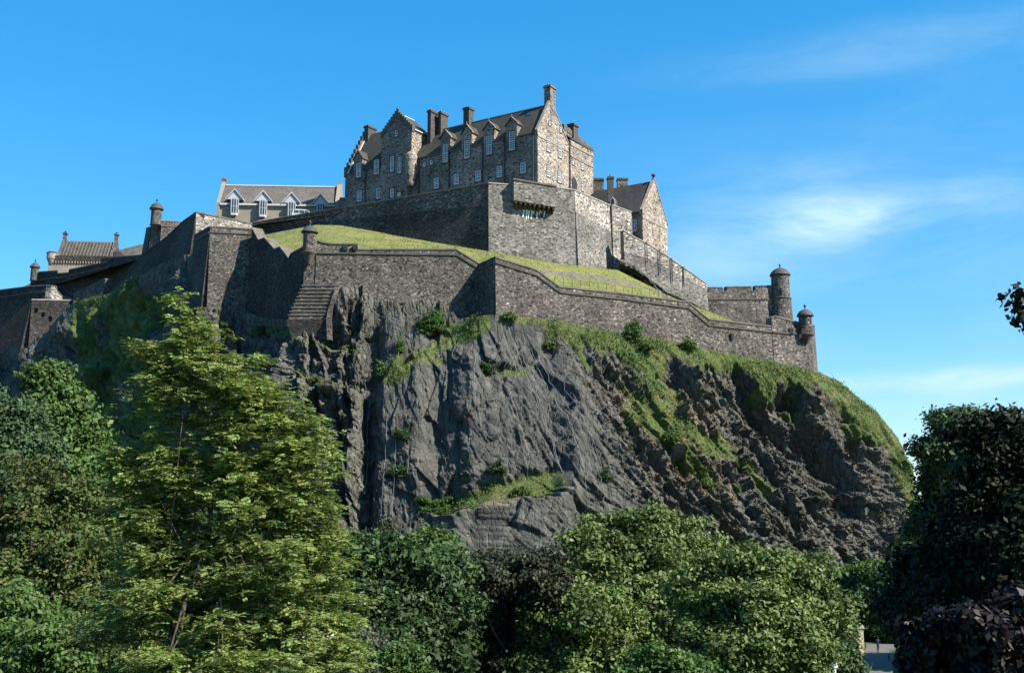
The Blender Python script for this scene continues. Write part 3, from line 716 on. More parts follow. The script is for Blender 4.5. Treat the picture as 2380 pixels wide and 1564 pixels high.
# bastion carrying the left sentry turret
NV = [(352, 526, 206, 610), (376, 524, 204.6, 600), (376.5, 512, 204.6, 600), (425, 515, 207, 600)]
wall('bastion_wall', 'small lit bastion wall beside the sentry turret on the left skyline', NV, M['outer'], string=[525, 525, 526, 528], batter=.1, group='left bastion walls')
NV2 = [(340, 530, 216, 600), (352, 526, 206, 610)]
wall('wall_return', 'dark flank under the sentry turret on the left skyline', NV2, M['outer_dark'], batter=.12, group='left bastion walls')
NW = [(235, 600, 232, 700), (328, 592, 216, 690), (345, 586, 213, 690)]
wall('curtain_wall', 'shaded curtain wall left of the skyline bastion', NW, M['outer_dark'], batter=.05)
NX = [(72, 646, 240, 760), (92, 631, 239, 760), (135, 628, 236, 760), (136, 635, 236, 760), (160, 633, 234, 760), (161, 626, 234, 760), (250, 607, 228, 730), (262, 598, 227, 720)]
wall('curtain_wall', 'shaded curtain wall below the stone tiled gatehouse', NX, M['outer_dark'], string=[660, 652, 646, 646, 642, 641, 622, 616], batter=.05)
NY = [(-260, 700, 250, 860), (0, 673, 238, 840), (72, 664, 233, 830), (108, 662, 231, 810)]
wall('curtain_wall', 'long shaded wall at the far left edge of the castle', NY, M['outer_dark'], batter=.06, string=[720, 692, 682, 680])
NY2 = [(108, 662, 231, 760), (120, 663, 230.6, 740), (132, 665, 231, 740), (134, 676, 231.2, 740), (146, 688, 231.8, 740), (172, 692, 233, 740)]
wall('curtain_wall', 'curved sunlit end of the far left wall above the small battered bastion', NY2, M['bastion_up'], batter=.04)
NZ = [(74, 695, 221, 790), (172, 697, 224, 760)]
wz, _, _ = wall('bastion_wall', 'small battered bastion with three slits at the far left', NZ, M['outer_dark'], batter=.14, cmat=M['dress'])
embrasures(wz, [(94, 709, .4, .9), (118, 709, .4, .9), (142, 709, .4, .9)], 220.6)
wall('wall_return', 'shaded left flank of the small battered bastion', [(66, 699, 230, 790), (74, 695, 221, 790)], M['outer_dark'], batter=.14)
wall('buttress_wall', 'sloping dressed stone buttress wall climbing right behind the small bastion', [(172, 682, 224, 760), (245, 647, 214, 740)], M['outer'], batter=.08)
# stepped masonry footing below the sentry turret corner
def footing():
    base = P(700, 740, 149); r = thing('stepped_footing', 'stepped stone footing under the corner of the sentry turret wall', 'buttress', base)
    n = 9
    for i in range(n):
        t0 = i/n; y0 = 663+(740-663)*t0; y1 = 663+(740-663)*(t0+1/n)
        xl = 706-36*t0-3; xr = 786-22*t0
        Yf = 149.5-1.3*t0
        a = P(xl, y0, Yf); b = P(xr, y0, Yf); zb = ZA(y1+2.5, Yf)
        m = MB(); m.hexa([(a.x, a.y, zb), (b.x, b.y, zb), (b.x, b.y+5, zb), (a.x, a.y+5, zb)], [(a.x, a.y, a.z), (b.x, b.y, a.z), (b.x, b.y+5, a.z), (a.x, a.y+5, a.z)])
        m.build('stone_course', M['outer'], r)
        m = MB(); m.hexa([(a.x-.1, a.y-.1, a.z-.12), (b.x+.1, b.y-.1, a.z-.12), (b.x+.1, b.y+1, a.z-.12), (a.x-.1, a.y+1, a.z-.12)], [(a.x-.1, a.y-.1, a.z+.02), (b.x+.1, b.y-.1, a.z+.02), (b.x+.1, b.y+1, a.z+.02), (a.x-.1, a.y+1, a.z+.02)]); m.build('nosing', M['coping'], r)
    m = MB()
    a = P(664, 741, 147.9); b = P(764, 741, 147.9); zb = ZA(800, 147)
    m.hexa([(a.x+1, a.y+.6, zb), (b.x, b.y+.6, zb), (b.x, b.y+5, zb), (a.x+1, a.y+5, zb)], [(a.x, a.y+.2, a.z-.1), (b.x, b.y+.2, a.z-.1), (b.x, b.y+5, a.z-.1), (a.x, a.y+5, a.z-.1)]); m.build('plinth', M['outer_dark'], r)
    # dressed quoins down the right edge
    m = MB(); pts = [(784, 668), (778, 690), (768, 720), (764, 745), (766, 790)]
    for (x0, y0), (x1, y1) in zip(pts[:-1], pts[1:]):
        Yq = 149.0-(y0-668)*.016
        a = P(x0, y0, Yq); b = P(x1, y1, Yq-.2); w = .3
        m.hexa([(a.x-w, a.y-.2, a.z), (a.x+w, a.y-.2, a.z), (a.x+w, a.y+3, a.z), (a.x-w, a.y+3, a.z)], [(b.x-w, b.y-.2, b.z), (b.x+w, b.y-.2, b.z), (b.x+w, b.y+3, b.z), (b.x-w, b.y+3, b.z)])
    m.build('quoin_edge', M['outer'], r)
footing()

turret(720, 541, 149.9, .88, 2.75, 'domed sentry turret standing in front of the mown grass slope', corb=1.7, dome=.95)
turret(1871.5, 735, 162.6, .98, 2.7, 'domed sentry turret hanging on the far right end of the lower curtain wall', corb=1.3, dome=1.0, cap=1.25)
turret(364, 487, 204.5, .98, 3.0, 'domed sentry turret on the skyline left of the building with white dormers', corb=.9, dome=1.25)
turret(81.5, 622, 239.5, .82, 2.9, 'smallest domed sentry turret, at the far left below the gatehouse', corb=.7, dome=1.05)

# --- upper bastion around the hospital building
NH = [(586, 518, 199.5, 545), (700, 497, 194.0, 530), (900, 464, 185.5, 548), (1135, 424, 176.2, 590)]
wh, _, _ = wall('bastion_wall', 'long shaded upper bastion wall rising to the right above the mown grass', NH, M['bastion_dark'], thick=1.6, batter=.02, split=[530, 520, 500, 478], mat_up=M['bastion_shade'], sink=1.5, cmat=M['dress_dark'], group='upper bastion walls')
NF = [(1135, 424, 176.2, 588), (1190, 428, 177, 600), (1287, 434, 178.4, 616), (1335, 440, 179.2, 620)]
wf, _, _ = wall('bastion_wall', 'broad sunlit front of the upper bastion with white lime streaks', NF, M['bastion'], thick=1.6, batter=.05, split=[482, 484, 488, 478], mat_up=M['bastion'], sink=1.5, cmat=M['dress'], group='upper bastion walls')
NG = [(1335, 440, 179.2, 620), (1418, 476, 190, 632)]
wg, _, _ = wall('bastion_wall', 'right hand face of the upper bastion with a pale band of masonry at the top', NG, M['bastion'], thick=1.6, batter=.05, split=[492, 541], mat_up=M['bastion_up'], sink=1.5, cmat=M['dress'], group='upper bastion walls')
def bastion_details():
    T = [P(a, b, c) for a, b, c, d in NF]; a = T[1]; b = T[2]; d = (b-a); d.z = 0; L = d.length; ex = d.normalized(); ey = Vector((-ex.y, ex.x, 0))
    if ey.y < 0: ey = -ey
    fr = lambda A, B, Z: Vector((a.x, a.y, 0))+ex*A+ey*B+Vector((0, 0, Z))
    r = thing('projecting_parapet', 'boxy parapet projecting on corbels from the front of the upper bastion', 'parapet', (a.x, a.y, ZA(490, 176)))
    zt = ZA(419, 175.6); zb0 = ZA(466, 175.6)
    m = MB(); dz = -.75
    m.hexa([fr(0, -1.5, zb0), fr(L, -1.5, zb0+dz), fr(L, .3, zb0+dz), fr(0, .3, zb0)], [fr(0, -1.5, zt), fr(L, -1.5, zt+dz), fr(L, .3, zt+dz), fr(0, .3, zt)]); m.build('masonry', M['bastion'], r)
    m = MB(); m.hexa([fr(-.15, -1.65, zt), fr(L+.15, -1.65, zt+dz), fr(L+.15, .4, zt+dz), fr(-.15, .4, zt)], [fr(-.15, -1.65, zt+.28), fr(L+.15, -1.65, zt+.28+dz), fr(L+.15, .4, zt+.28+dz), fr(-.15, .4, zt+.28)]); m.build('coping', M['coping'], r)
    n = 9
    for i in range(n):
        x = L*(i+.5)/n; z = zb0+dz*(i+.5)/n
        m = MB(); m.prism_bz(fr, [(-1.4, z-.003), (-1.4, z-.35), (-.5, z-.8), (.0, z-1.1), (.0, z-.003)], x-.15, x+.15); m.build('corbel', M['chim'], r)
    random.seed(3)
    for i in range(9):
        x = L*.5+(i-3.5)*.42+random.uniform(-.12, .12); z1 = ZA(489, 177.6); ln = random.uniform(.7, 1.9)*(1-.05*i)
        sh = .05*(z1-zt)*-1
        m = MB(); k = 6; L0 = []; L1 = []
        for j in range(k+1):
            z = z1-ln*j/k; off = -(T[1].z-z)*.05-.05; w = .11*(1-.7*j/k)+random.uniform(0, .05); xo = -.22*j/k+random.uniform(-.04, .04)
            L0.append(fr(x-w+xo, off, z)); L1.append(fr(x+w+xo, off, z))
        for j in range(k): m.face([L0[j], L1[j], L1[j+1], L0[j+1]])
        m.build('lime_streak', M['stain'], wf)
bastion_details()
# --- lower wing of the upper works running down to the right
NR1 = [(1422, 475, 189.6, 640), (1468, 492, 191.5, 640), (1468.6, 540, 191.5, 625)]
wall('bastion_wall', 'pale masonry pier where the upper bastion meets the descending right hand wall', NR1, M['bastion_up'], thick=1.6, batter=.03, sink=1, cmat=M['dress'], group='upper bastion walls')
NR2 = [(1449, 534, 186.0, 612), (1475, 550, 186.6, 622), (1510, 568, 187.6, 650), (1545, 590, 188.7, 678), (1600, 628, 190.5, 700), (1643, 659, 192, 722)]
wr, TR, NRn = wall('bastion_wall', 'buttressed wall descending to the right above the dark rock hollow', NR2, M['bastion'], thick=1.4, batter=.06, split=[588, 592, 604, 622, 650, 675], mat_up=M['bastion_up'], sink=.2, cmat=M['dress'], group='upper bastion walls')
def wall_ribs():
    for px, py, Y, h in ((1503, 560, 187.2, 4.0), (1533, 580, 188.1, 4.2), (1561, 600, 189, 4.2), (1588, 620, 190, 3.5)):
        p = P(px, py, Y); m = MB()
        m.tube([(p.x, p.y-.1, p.z), (p.x, p.y-.1-.07*h, p.z-h)], [.08, .08], 6); m.build('downpipe', M['iron'], wr)
wall_ribs()
def outcrop():
    # rock under the foot of the descending wall: a ledge below it and a shadowed hollow
    ni, nj = 110, 40; V = np.zeros((ni, nj, 3))
    for i in range(ni):
        t = i/(ni-1); px = 1440+t*130
        top = np.interp(px, [1440, 1452, 1475, 1545, 1570], [600, 606, 612, 684, 700]); bot = np.interp(px, [1440, 1570], [650, 708])
        for j in range(nj):
            s = j/(nj-1); py = top+(bot-top)*s
            lip = sstep(0, .12, np.array(s))*(1-sstep(.25, .42, np.array(s)))
            Yd = 186.6+t*2.5-2.4*float(lip)*(1-.6*t)+5.5*float(sstep(.35, .6, np.array(s)))
            V[i, j] = P(px, py, Yd)
    off = facets(V[..., 0]/1.1, V[..., 2]/1.1, 9, 1.4)*1.1+facets(V[..., 0]/.4, V[..., 2]/.4, 19, 1.4)*.4
    V[..., 1] += off; V[..., 2] += off*.15
    idx = np.arange(ni*nj).reshape(ni, nj); q = np.stack([idx[:-1, :-1], idx[1:, :-1], idx[1:, 1:], idx[:-1, 1:]], -1).reshape(-1, 4)
    z = np.zeros(ni*nj)
    tag(np_mesh('rock_outcrop', V.reshape(-1, 3), q, M['rock'], attrs={'grass': z, 'net': z, 'tawny': z}), kind='structure')
outcrop()

# --- crenellated wall and the big domed tower at the far right
def crenel():
    xs = [(1640, 674, 196), (1645, 667, 196), (1679, 667, 196.8), (1679.3, 677, 196.8), (1688, 677, 197), (1688.3, 665.5, 197), (1746, 665, 198.2), (1746.3, 676, 198.2), (1755, 675.5, 198.4), (1755.3, 663.5, 198.4), (1796, 663, 199.2)]
    nodes = [(a, b, c, 752) for a, b, c in xs]
    wall('crenellated_wall', 'crenellated wall between the descending wall and the big domed tower at the far right', nodes, M['outer'], batter=.04, string=[696]*len(xs), thick=1.0, cmat=M['dress_dark'])
    c = P(1813, 641, 199.5); r = 1.62
    t = thing('domed_tower', 'largest round tower with a lead dome, behind the far right end of the curtain wall', 'tower', (c.x, c.y, ZA(760, 199.5)))
    h = c.z-ZA(695, 199.5); h2_ = c.z-ZA(765, 199.5)
    m = MB(); m.lathe((c.x, c.y, c.z-h), [(r*1.02, 0), (r, h)], 36); m.build('drum', M['outer'], t)
    m = MB(); m.lathe((c.x, c.y, c.z-h2_), [(r*1.32, 0), (r*1.1, h2_-h-.15)], 36); m.build('lower_drum', M['outer'], t)
    m = MB(); m.lathe((c.x, c.y, c.z-h-.15), [(r*1.1, 0), (r*1.17, .1), (r*1.17, .25), (r*1.02, .35)], 36); m.build('string_course', M['dress_dark'], t)
    m = MB(); m.lathe((c.x, c.y, c.z), [(r*.95, -.1), (r*1.15, 0), (r*1.15, .12), (r*.98, .6), (r*.72, 1.05), (r*.35, 1.35), (r*.1, 1.5)], 36); m.build('dome_cap', M['lead'], t)
    m = MB(); m.lathe((c.x, c.y, c.z+1.48), [(.16, 0), (.07, .15), (.2, .35), (.2, .5), (.05, .65), (.02, .85)], 12); m.build('finial', M['lead'], t)
    for px, py, w, hh in ((1817, 676, .28, 1.0), (1819, 730, .3, .8)):
        p = P(px, py, 199.5-r*1.08); m = MB(); m.box(lambda a, b, z: Vector((p.x+a, p.y+b, p.z+z)), -w/2, w/2, -.1, .5, -hh/2, hh/2); m.build('slit_window', M['iron'], t)
crenel()

# ================================================================ HOSPITAL (main building)
UL = Vector((-.833, .553, 0)).normalized(); WD = Vector((-UL.y*-1, 0, 0))
UL = Vector((-.833, .553, 0)).normalized(); WD = Vector((.553, .833, 0)).normalized()
C0 = P(1250, 430, 190); C0.z = 0
def FH(a, b, z): return Vector((C0.x, C0.y, 0))+UL*a+WD*b+Vector((0, 0, z))
def on_b(px, py, b=0):
    d = ray(px, py); o = FH(0, b, 0); t = o.dot(WD)/d.dot(WD); p = d*t; return (p-Vector((C0.x, C0.y, 0))).dot(UL), p.z
def on_a(px, py, a=0):
    d = ray(px, py); o = FH(a, 0, 0); t = o.dot(UL)/d.dot(UL); p = d*t; return (p-Vector((C0.x, C0.y, 0))).dot(WD), p.z
def win_b(root, fr, a, z, w, h, b=0, bars=(3, 5), arch=False, frame=.075):
    """sash window on a facade of constant b (facing -b): stone surround, white frame and bars, dark pane"""
    f = MB(); t = frame; bb0, bb1 = b-.05, b-.002
    f.box(fr, a-w/2, a-w/2+t, bb0, bb1, z-h/2, z+h/2); f.box(fr, a+w/2-t, a+w/2, bb0, bb1, z-h/2, z+h/2)
    f.box(fr, a-w/2+t, a+w/2-t, bb0, bb1, z+h/2-t, z+h/2); f.box(fr, a-w/2+t, a+w/2-t, bb0, bb1, z-h/2, z-h/2+t*1.6)
    for i in range(1, bars[0]):
        x = a-w/2+w*i/bars[0]; f.box(fr, x-.022, x+.022, b-.045, b-.02, z-h/2+t*1.6, z+h/2-t)
    for j in range(1, bars[1]):
        y = z-h/2+h*j/bars[1]; k = .045 if abs(j-bars[1]/2) < .6 else .022
        f.box(fr, a-w/2+t, a+w/2-t, b-.047, b-.018, y-k, y+k)
    o = f.build('window', M['white'], root)
    p = MB(); p.box(fr, a-w/2+t, a+w/2-t, b-.016, b-.001, z-h/2+t, z+h/2-t); p.build('pane', M['glass'], o)
    s = MB(); q = .16
    s.box(fr, a-w/2-q, a-w/2-.004, b-.075, b+.1, z-h/2-.05, z+h/2+q); s.box(fr, a+w/2+.004, a+w/2+q, b-.075, b+.1, z-h/2-.05, z+h/2+q)
    s.box(fr, a-w/2-.003, a+w/2+.003, b-.075, b+.1, z+h/2+.004, z+h/2+q); s.box(fr, a-w/2-q-.05, a+w/2+q+.05, b-.12, b+.1, z-h/2-.22, z-h/2-.052)
    s.build('surround', M['dress_dark'] if b < 50 else M['dress'], o)
    return o
def swap(fr):                       # view a gable (constant a) as if it were a facade
    return lambda A, B, Z: fr(B, A, Z)
def chimney(root, fr, a0, a1, b0, b1, z0, z1, pots=3, cap=.18, mat='chim', name='chimney'):
    m = MB(); m.box(fr, a0, a1, b0, b1, z0, z1-.45); m.box(fr, a0-cap, a1+cap, b0-cap, b1+cap, z1-.445, z1-.2); m.box(fr, a0-cap*.4, a1+cap*.4, b0-cap*.4, b1+cap*.4, z1-.195, z1)
    o = m.build(name, M[mat], root)
    for i in range(pots):
        q = (i+.5)/pots; along_a = abs(a1-a0) > abs(b1-b0)
        a = a0+(a1-a0)*q if along_a else (a0+a1)/2; b = (b0+b1)/2 if along_a else b0+(b1-b0)*q
        c = fr(a, b, z1); k = MB(); k.lathe(c, [(.16, 0), (.13, .3), (.17, .38), (.12, .4)], 10); k.build('chimney_pot', M['dress'], o)
    return o
def crow(m, fr, p0, p1, b0, b1, n, rise=.35, sw=None):
    """crow steps from low point p0 to high point p1, each (a,z)"""
    (a0, z0), (a1, z1) = p0, p1
    for i in range(n):
        t0 = i/n; t1 = (i+1)/n; aa = a0+(a1-a0)*t0; ab = a0+(a1-a0)*t1; zl = z0+(z1-z0)*t0-.6; zh = z0+(z1-z0)*t1+rise*.9
        m.box(fr, min(aa, ab), max(aa, ab)-.002, b0, b1, zl, zh)

def hospital():
    zb = ZA(500, 190)
    r = thing('hospital_building', 'tall stone building with wall dormers and crow-stepped gables crowning the rock', 'building', (C0.x, C0.y, zb))
    aL, _ = on_b(803, 390); a1, _ = on_b(960, 380); a2, _ = on_b(887, 380)
    _, zE = on_b(1250, 306)                                  # eaves of the main range
    bR, _ = on_a(1325, 335); bW, _ = on_a(1374, 360)
    depth = bR; rb = depth/2
    # ridge height from the picture: ridge end beside the gable chimney
    bpk, zpk = on_a(1280, 243)
    zR = zpk; rb = bpk
    _, zE2 = on_b(835, 372)
    # main range walls and gable
    m = MB(); m.box(FH, .35, a1+1, 0, depth+.0, zb, zE); m.build('wall', M['hosp'], r)
    m = MB(); m.prism_bz(FH, [(-.0, zb), (0, zE+.2), (rb-.35, zR+.25), (rb+.35, zR+.25), (depth, zE-.2), (depth, zb)], 0, .345)
    m.box(FH, .0, .34, 0.0, 0.0, zb, zb)
    g = m.build('gable_wall', M['gable'], r)
    # main roof
    ov = .35; sl = (zR-zE)/rb
    m = MB()
    m.prism_bz(FH, [(.0, zE-.1), (.0, zE+.04), (rb, zR+.02), (depth+ov, zE-.1), (depth+ov, zE-.3), (rb, zR-.3)], .40, a1+.5); m.build('roof', M['roof'], r)
    m = MB(); m.box(FH, .4, a1+.5, rb-.14, rb+.14, zR-.02, zR+.14); m.build('ridge', M['flash'], r)
    # gable skew (flashing line on the roof side)
    m = MB()
    for (b0, z0), (b1, z1) in (((-.2, zE+.1), (rb-.4, zR+.35)), ((depth+.2, zE-.1), (rb+.4, zR+.35))):
        m.hexa([FH(-.06, b0, z0), FH(.46, b0, z0), FH(.46, b0, z0+.28), FH(-.06, b0, z0+.28)], [FH(-.06, b1, z1), FH(.46, b1, z1), FH(.46, b1, z1+.28), FH(-.06, b1, z1+.28)])
    m.build('skew_coping', M['dress'], r)
    # cross-gabled block
    bx = -.9
    aBl, zsh = on_b(887, 310, bx); aBr, _ = on_b(957, 300, bx); aAp, zAp = on_b(922, 262, bx)
    _, zsh2 = on_b(957, 300, bx); zsh = min(zsh, zsh2)+.1; aAp = (aBl+aBr)/2
    m = MB(); m.box(FH, aBr, aBl, bx, depth*.5, zE-1.8, zsh); m.prism_az(FH, [(aBr, zsh), (aBl, zsh), (aAp, zAp)], bx, bx+.5)
    m.box(FH, aBr+.9, aBl, bx, depth*.6, zb, zE-3.803)
    m.prism_az(FH, [(aBr, zE-1.803), (aBr+.9, zE-3.8), (aBl, zE-3.8), (aBl, zE-1.803)], bx, depth*.5)
    m.build('cross_wing_wall', M['hosp'], r)
    m = MB(); m.box(FH, aBr-.03, aBr-.003, bx+.02, depth*.5, zE-1.6, zsh-.02); m.build('cross_wing_lit_side_wall', M['gable'], r)  # same stone as the wing; sunlight put into this slab's paler colour
    m = MB(); e = .25
    m.prism_az(FH, [(aBr-e, zsh-.1), (aAp, zAp-.12), (aBl+e, zsh-.1), (aBl+e, zsh-.3), (aAp, zAp-.4), (aBr-e, zsh-.3)], bx+.51, rb+.6); m.build('cross_wing_roof', M['roof2'], r)
    m = MB(); crow(m, FH, (aBr-.2, zsh), (aAp, zAp), bx-.12, bx+.55, 8); crow(m, FH, (aBl+.2, zsh), (aAp, zAp), bx-.12, bx+.55, 8); m.build('crow_steps', M['dress_dark'], r)
    m = MB(); c = FH(aAp, bx+.2, zAp); m.lathe(c, [(.14, 0), (.1, .35), (.3, .55), (.3, .75), (.12, .95), (.05, 1.2)], 10); m.build('finial', M['chim'], r)
    m = MB(); m.box(FH, aBr-.3, aBr-.1, bx+.6, rb-.5, zsh-.15, zsh+.02); m.build('flashing', M['flash'], r)
    m = MB(); m.box(FH, aAp-.1, aAp+.1, bx+.6, rb, zAp-.1, zAp+.05); m.build('flashing', M['flash'], r)
    # round stair turret
    aT, zT0 = on_b(953, 432, -1.0); _, zT1 = on_b(953, 356, -1.0); c = FH(aT, -.75, zT0)
    m = MB(); H = zT1-zT0; m.lathe(c, [(.55, 0), (.8, .5), (.85, 1.2), (1.0, 2.0), (1.02, H*.72), (1.12, H*.78), (1.12, H*.93), (.85, H), (.35, H+.35), (.05, H+.45)], 28); m.build('stair_turret', M['gable'], r)
    m = MB(); p = FH(aT, -1.1, zT0+1.1); m.box(FH, aT-.16, aT+.16, -1.64, -1.4, zT0+.95, zT0+1.5); m.build('slit_window', M['iron'], r)
    # left range (lower)
    zE2 = zE-.15
    bl, zR2 = on_a(848, 316, aL)
    m = MB(); m.box(FH, aBl-.5, aL, 0, depth, zb-4, zE2); m.prism_bz(FH, [(0, zE2), (bl, zR2+.35), (depth, zE2)], aL-.5, aL); m.build('left_range_wall', M['hosp'], r)
    m = MB(); m.prism_bz(FH, [(0, zE2-.1), (0, zE2+.03), (bl, zR2), (depth, zE2), (depth, zE2-.3), (bl, zR2-.3)], aBl-.3, aL-.5); m.build('left_range_roof', M['roof'], r)
    m = MB(); crow(m, swap(FH), (-.3, zE2), (bl, zR2+.3), aL-.55, aL+.1, 9); m.build('crow_steps', M['dress_dark'], r)
    m = MB(); m.hexa([FH(aL-.9, -.1, zE2), FH(aL-.56, -.1, zE2), FH(aL-.56, -.1, zE2+.3), FH(aL-.9, -.1, zE2+.3)], [FH(aL-.9, bl, zR2), FH(aL-.56, bl, zR2), FH(aL-.56, bl, zR2+.3), FH(aL-.9, bl, zR2+.3)]); m.build('skew_coping', M['flash'], r)
    # chimneys
    def ch_at(px0, px1, pyt, b, db, zbot, pots=3, mat='chim'):
        a_0, _ = on_b(px0, pyt, b); a_1, zt = on_b(px1, pyt, b)
        return chimney(r, FH, a_1, a_0, b, b+db, zbot, zt, pots, mat=mat)
    ch_at(847, 856, 291, bl-1.0, 2.5, zR2-2)
    ch_at(994, 1001.5, 255, rb-2.2, 2.6, zR-5.0, 4); ch_at(1020, 1025, 259, rb-.8, 2.2, zR-3, 3)
    ch_at(1077, 1090, 248, rb-1.0, 1.5, zR-1.8, 2)
    bc0, zct = on_a(1279, 197, 0); bc1, _ = on_a(1294, 205, 0)
    chimney(r, FH, -.05, 1.25, bc0-.1, bc0+1.75, zR-1.8, zct, 3, mat='hosp')
    # dormers
    spots = [(1036, 304, 322), (1085.5, 291, 311), (1137, 283.5, 301), (1189.5, 274, 291)]
    for px, pya, pye in spots:
        a, za = on_b(px, pya); _, ze = on_b(px, pye); w = 1.15; hh = za-ze
        m = MB(); m.prism_az(FH, [(a-w, zE-.5), (a-w, ze), (a, za-.1), (a+w, ze), (a+w, zE-.5)], -.08, .35)
        bb = (ze-zE)/sl+.6; be = (za-zE)/sl+.3
        m.box(FH, a-w, a+w, .355, bb, zE-.5, ze)
        d = m.build('dormer', M['hosp'], r)
        m = MB()
        for s in (-1, 1):
            m.hexa([FH(a+s*(w+.22), -.22, ze-.1), FH(a+s*(w+.22), -.22, ze+.08), FH(a+s*(w+.22), bb+.2, ze+.08), FH(a+s*(w+.22), bb+.2, ze-.1)],
                   [FH(a, -.22, za-.05), FH(a, -.22, za+.15), FH(a, be, za+.15), FH(a, be, za-.05)])
        m.build('dormer_roof', M['roof'], d)
        m = MB(); m.hexa([FH(a-w-.3, -.3, ze-.08), FH(a-w-.3, -.3, ze+.14), FH(a-w-.3, .05, ze+.14), FH(a-w-.3, .05, ze-.08)], [FH(a, -.3, za), FH(a, -.3, za+.22), FH(a, .05, za+.22), FH(a, .05, za)])
        m.build('skew_coping', M['dress'], d)
        m = MB(); m.lathe(FH(a, -.12, za+.15), [(.12, 0), (.18, .2), (.05, .45)], 8); m.build('finial', M['dress_dark'], d)
    # left dormer
    a, za = on_b(833, 351); _, ze = on_b(840, 369); w = 1.1
    m = MB(); m.prism_az(FH, [(a-w, zE2-.5), (a-w, ze), (a, za), (a+w, ze), (a+w, zE2-.5)], -.06, 1.2); d = m.build('dormer', M['hosp'], r)
    m = MB()
    for s in (-1, 1):
        m.hexa([FH(a+s*(w+.2), -.2, ze-.1), FH(a+s*(w+.2), -.2, ze+.08), FH(a+s*(w+.2), 1.8, ze+.08), FH(a+s*(w+.2), 1.8, ze-.1)], [FH(a, -.2, za), FH(a, -.2, za+.16), FH(a, 2.6, za+.16), FH(a, 2.6, za)])
    m.build('dormer_roof', M['roof'], d)
    # windows on the long front
    W = []
    for px, py in ((1036, 357), (1086.4, 348), (1138, 338), (1190.7, 328.5)): W.append((px, py, 1.15, 3.35, 0, (3, 8)))
    for px, py in ((1014.4, 426), (1061, 417), (1111.5, 409), (1161, 399.5), (1216.3, 390)): W.append((px, py, 1.15, 1.95, 0, (3, 5)))
    for px, py in ((987, 383), (1002.7, 378)): W.append((px, py, .55, .8, 0, (1, 2)))
    for px, py in ((834.4, 396), (875.2, 388.5)): W.append((px, py, 1.2, 2.8, 0, (3, 7)))
    for px, py in ((835.5, 456), (880, 449.5)): W.append((px, py, 1.2, 2.1, 0, (3, 5)))
    for px, py, w, h in ((911.5, 381.5, .85, 2.9), (929, 384, .85, 3.1)): W.append((px, py, w, h, bx, (2, 7)))
    W.append((921.3, 311, .6, 1.1, bx, (1, 2))); W.append((911.5, 449, .8, 1.6, bx, (2, 4))); W.append((928, 452, .7, .7, bx, (2, 2)))
    for px, py, w, h, b, bars in W:
        a, z = on_b(px, py, b); win_b(r, FH, a, z, w, h, b-.085 if h > 3.2 else (b-.065 if (h == 2.8 and px < 850) else b), bars)
    # gable windows
    G2 = swap(FH)
    for px, py, w, h, bars in ((1274.6, 336, 1.0, 2.5, (2, 6)), (1300.7, 350, 1.0, 2.6, (2, 6)), (1274.6, 398, 1.0, 1.9, (2, 4)), (1300, 412, 1.0, 1.9, (2, 4)), (1277, 287, .35, .7, (1, 1)), (1303, 302, .4, .9, (1, 2)), (1331.5, 377, .45, .8, (1, 2)), (1353, 385, .7, 1.5, (2, 3)), (1353, 434, .6, 1.5, (1, 3))):
        b, z = on_a(px, py, 0 if px < 1325 else -.4)
        win_b(r, lambda A, B, Z: FH(B, A, Z), b, z, w, h, 0 if px < 1325 else -.4, bars)
    # string course on the gable
    b0, z0 = on_a(1251, 316); b1, z1 = on_a(1324, 362)
    m = MB(); zz = z0
    m.box(FH, -.1, .02, 0, bR-.6, zz-.12, zz+.12); m.build('string_course', M['dress'], r)
    # right-hand wing, slightly proud of the gable
    _, zW = on_a(1345, 331, -.4); bw0 = bR-.5; zW -= .25
    m = MB(); m.box(FH, -.4, 9, bw0, bW, zb, zW)
    bm = (bw0+bW)/2
    m.build('right_wing_wall', M['gable'], r)
    m = MB(); m.box(FH, -.52, -.41, bw0, bW+.1, zW-1.15, zW-.85); m.box(FH, -.52, -.41, bw0, bW+.1, zW-3.3, zW-3.1); m.build('string_course', M['dress'], r)
    # wing roof rising away from the gable face, ridge parallel to the main ridge, crow-stepped
    bs, zs = on_a(1312, 292, 2.0); be, ze = on_a(1379, 349, 2.0)
    m = MB(); m.hexa([FH(-.55, bw0, zW-.05), FH(-.55, bW+.2, zW-.05), FH(-.55, bW+.2, zW+.15), FH(-.55, bw0, zW+.15)], [FH(2.2, bw0, zW+2.0), FH(2.2, bW+.2, zW+2.0), FH(2.2, bW+.2, zW+2.2), FH(2.2, bw0, zW+2.2)]); m.build('right_wing_roof', M['roof2'], r)
    m = MB(); m.prism_bz(FH, [(bs, zW-.2), (bs, zs), (be, ze-.2), (be, zW-.2)], 2.2, 2.8); m.build('rear_gable_wall', M['hosp'], r)
    m = MB(); crow(m, swap(FH), (be+.1, ze), (bs, zs), 2.1, 2.9, 9); m.build('crow_steps', M['dress_dark'], r)
    b0, zt = on_a(1329, 287, 2.2); b1, _ = on_a(1347, 287, 2.2)
    chimney(r, FH, 1.8, 3.2, b0, b0+1.6, zs-4.5, zt, 2)
    # arched opening
    b, z = on_a(1334.5, 413, -.4); m = MB(); w = .95
    poly = [(b-w, z-4), (b-w, z-.95)]+[(b-w*math.cos(t), z-.95+.95*math.sin(t)) for t in np.linspace(.2, math.pi-.2, 8)]+[(b+w, z-.95), (b+w, z-4)]
    m.prism_bz(FH, poly, -.43, -.405); m.build('arched_opening', M['iron'], r)
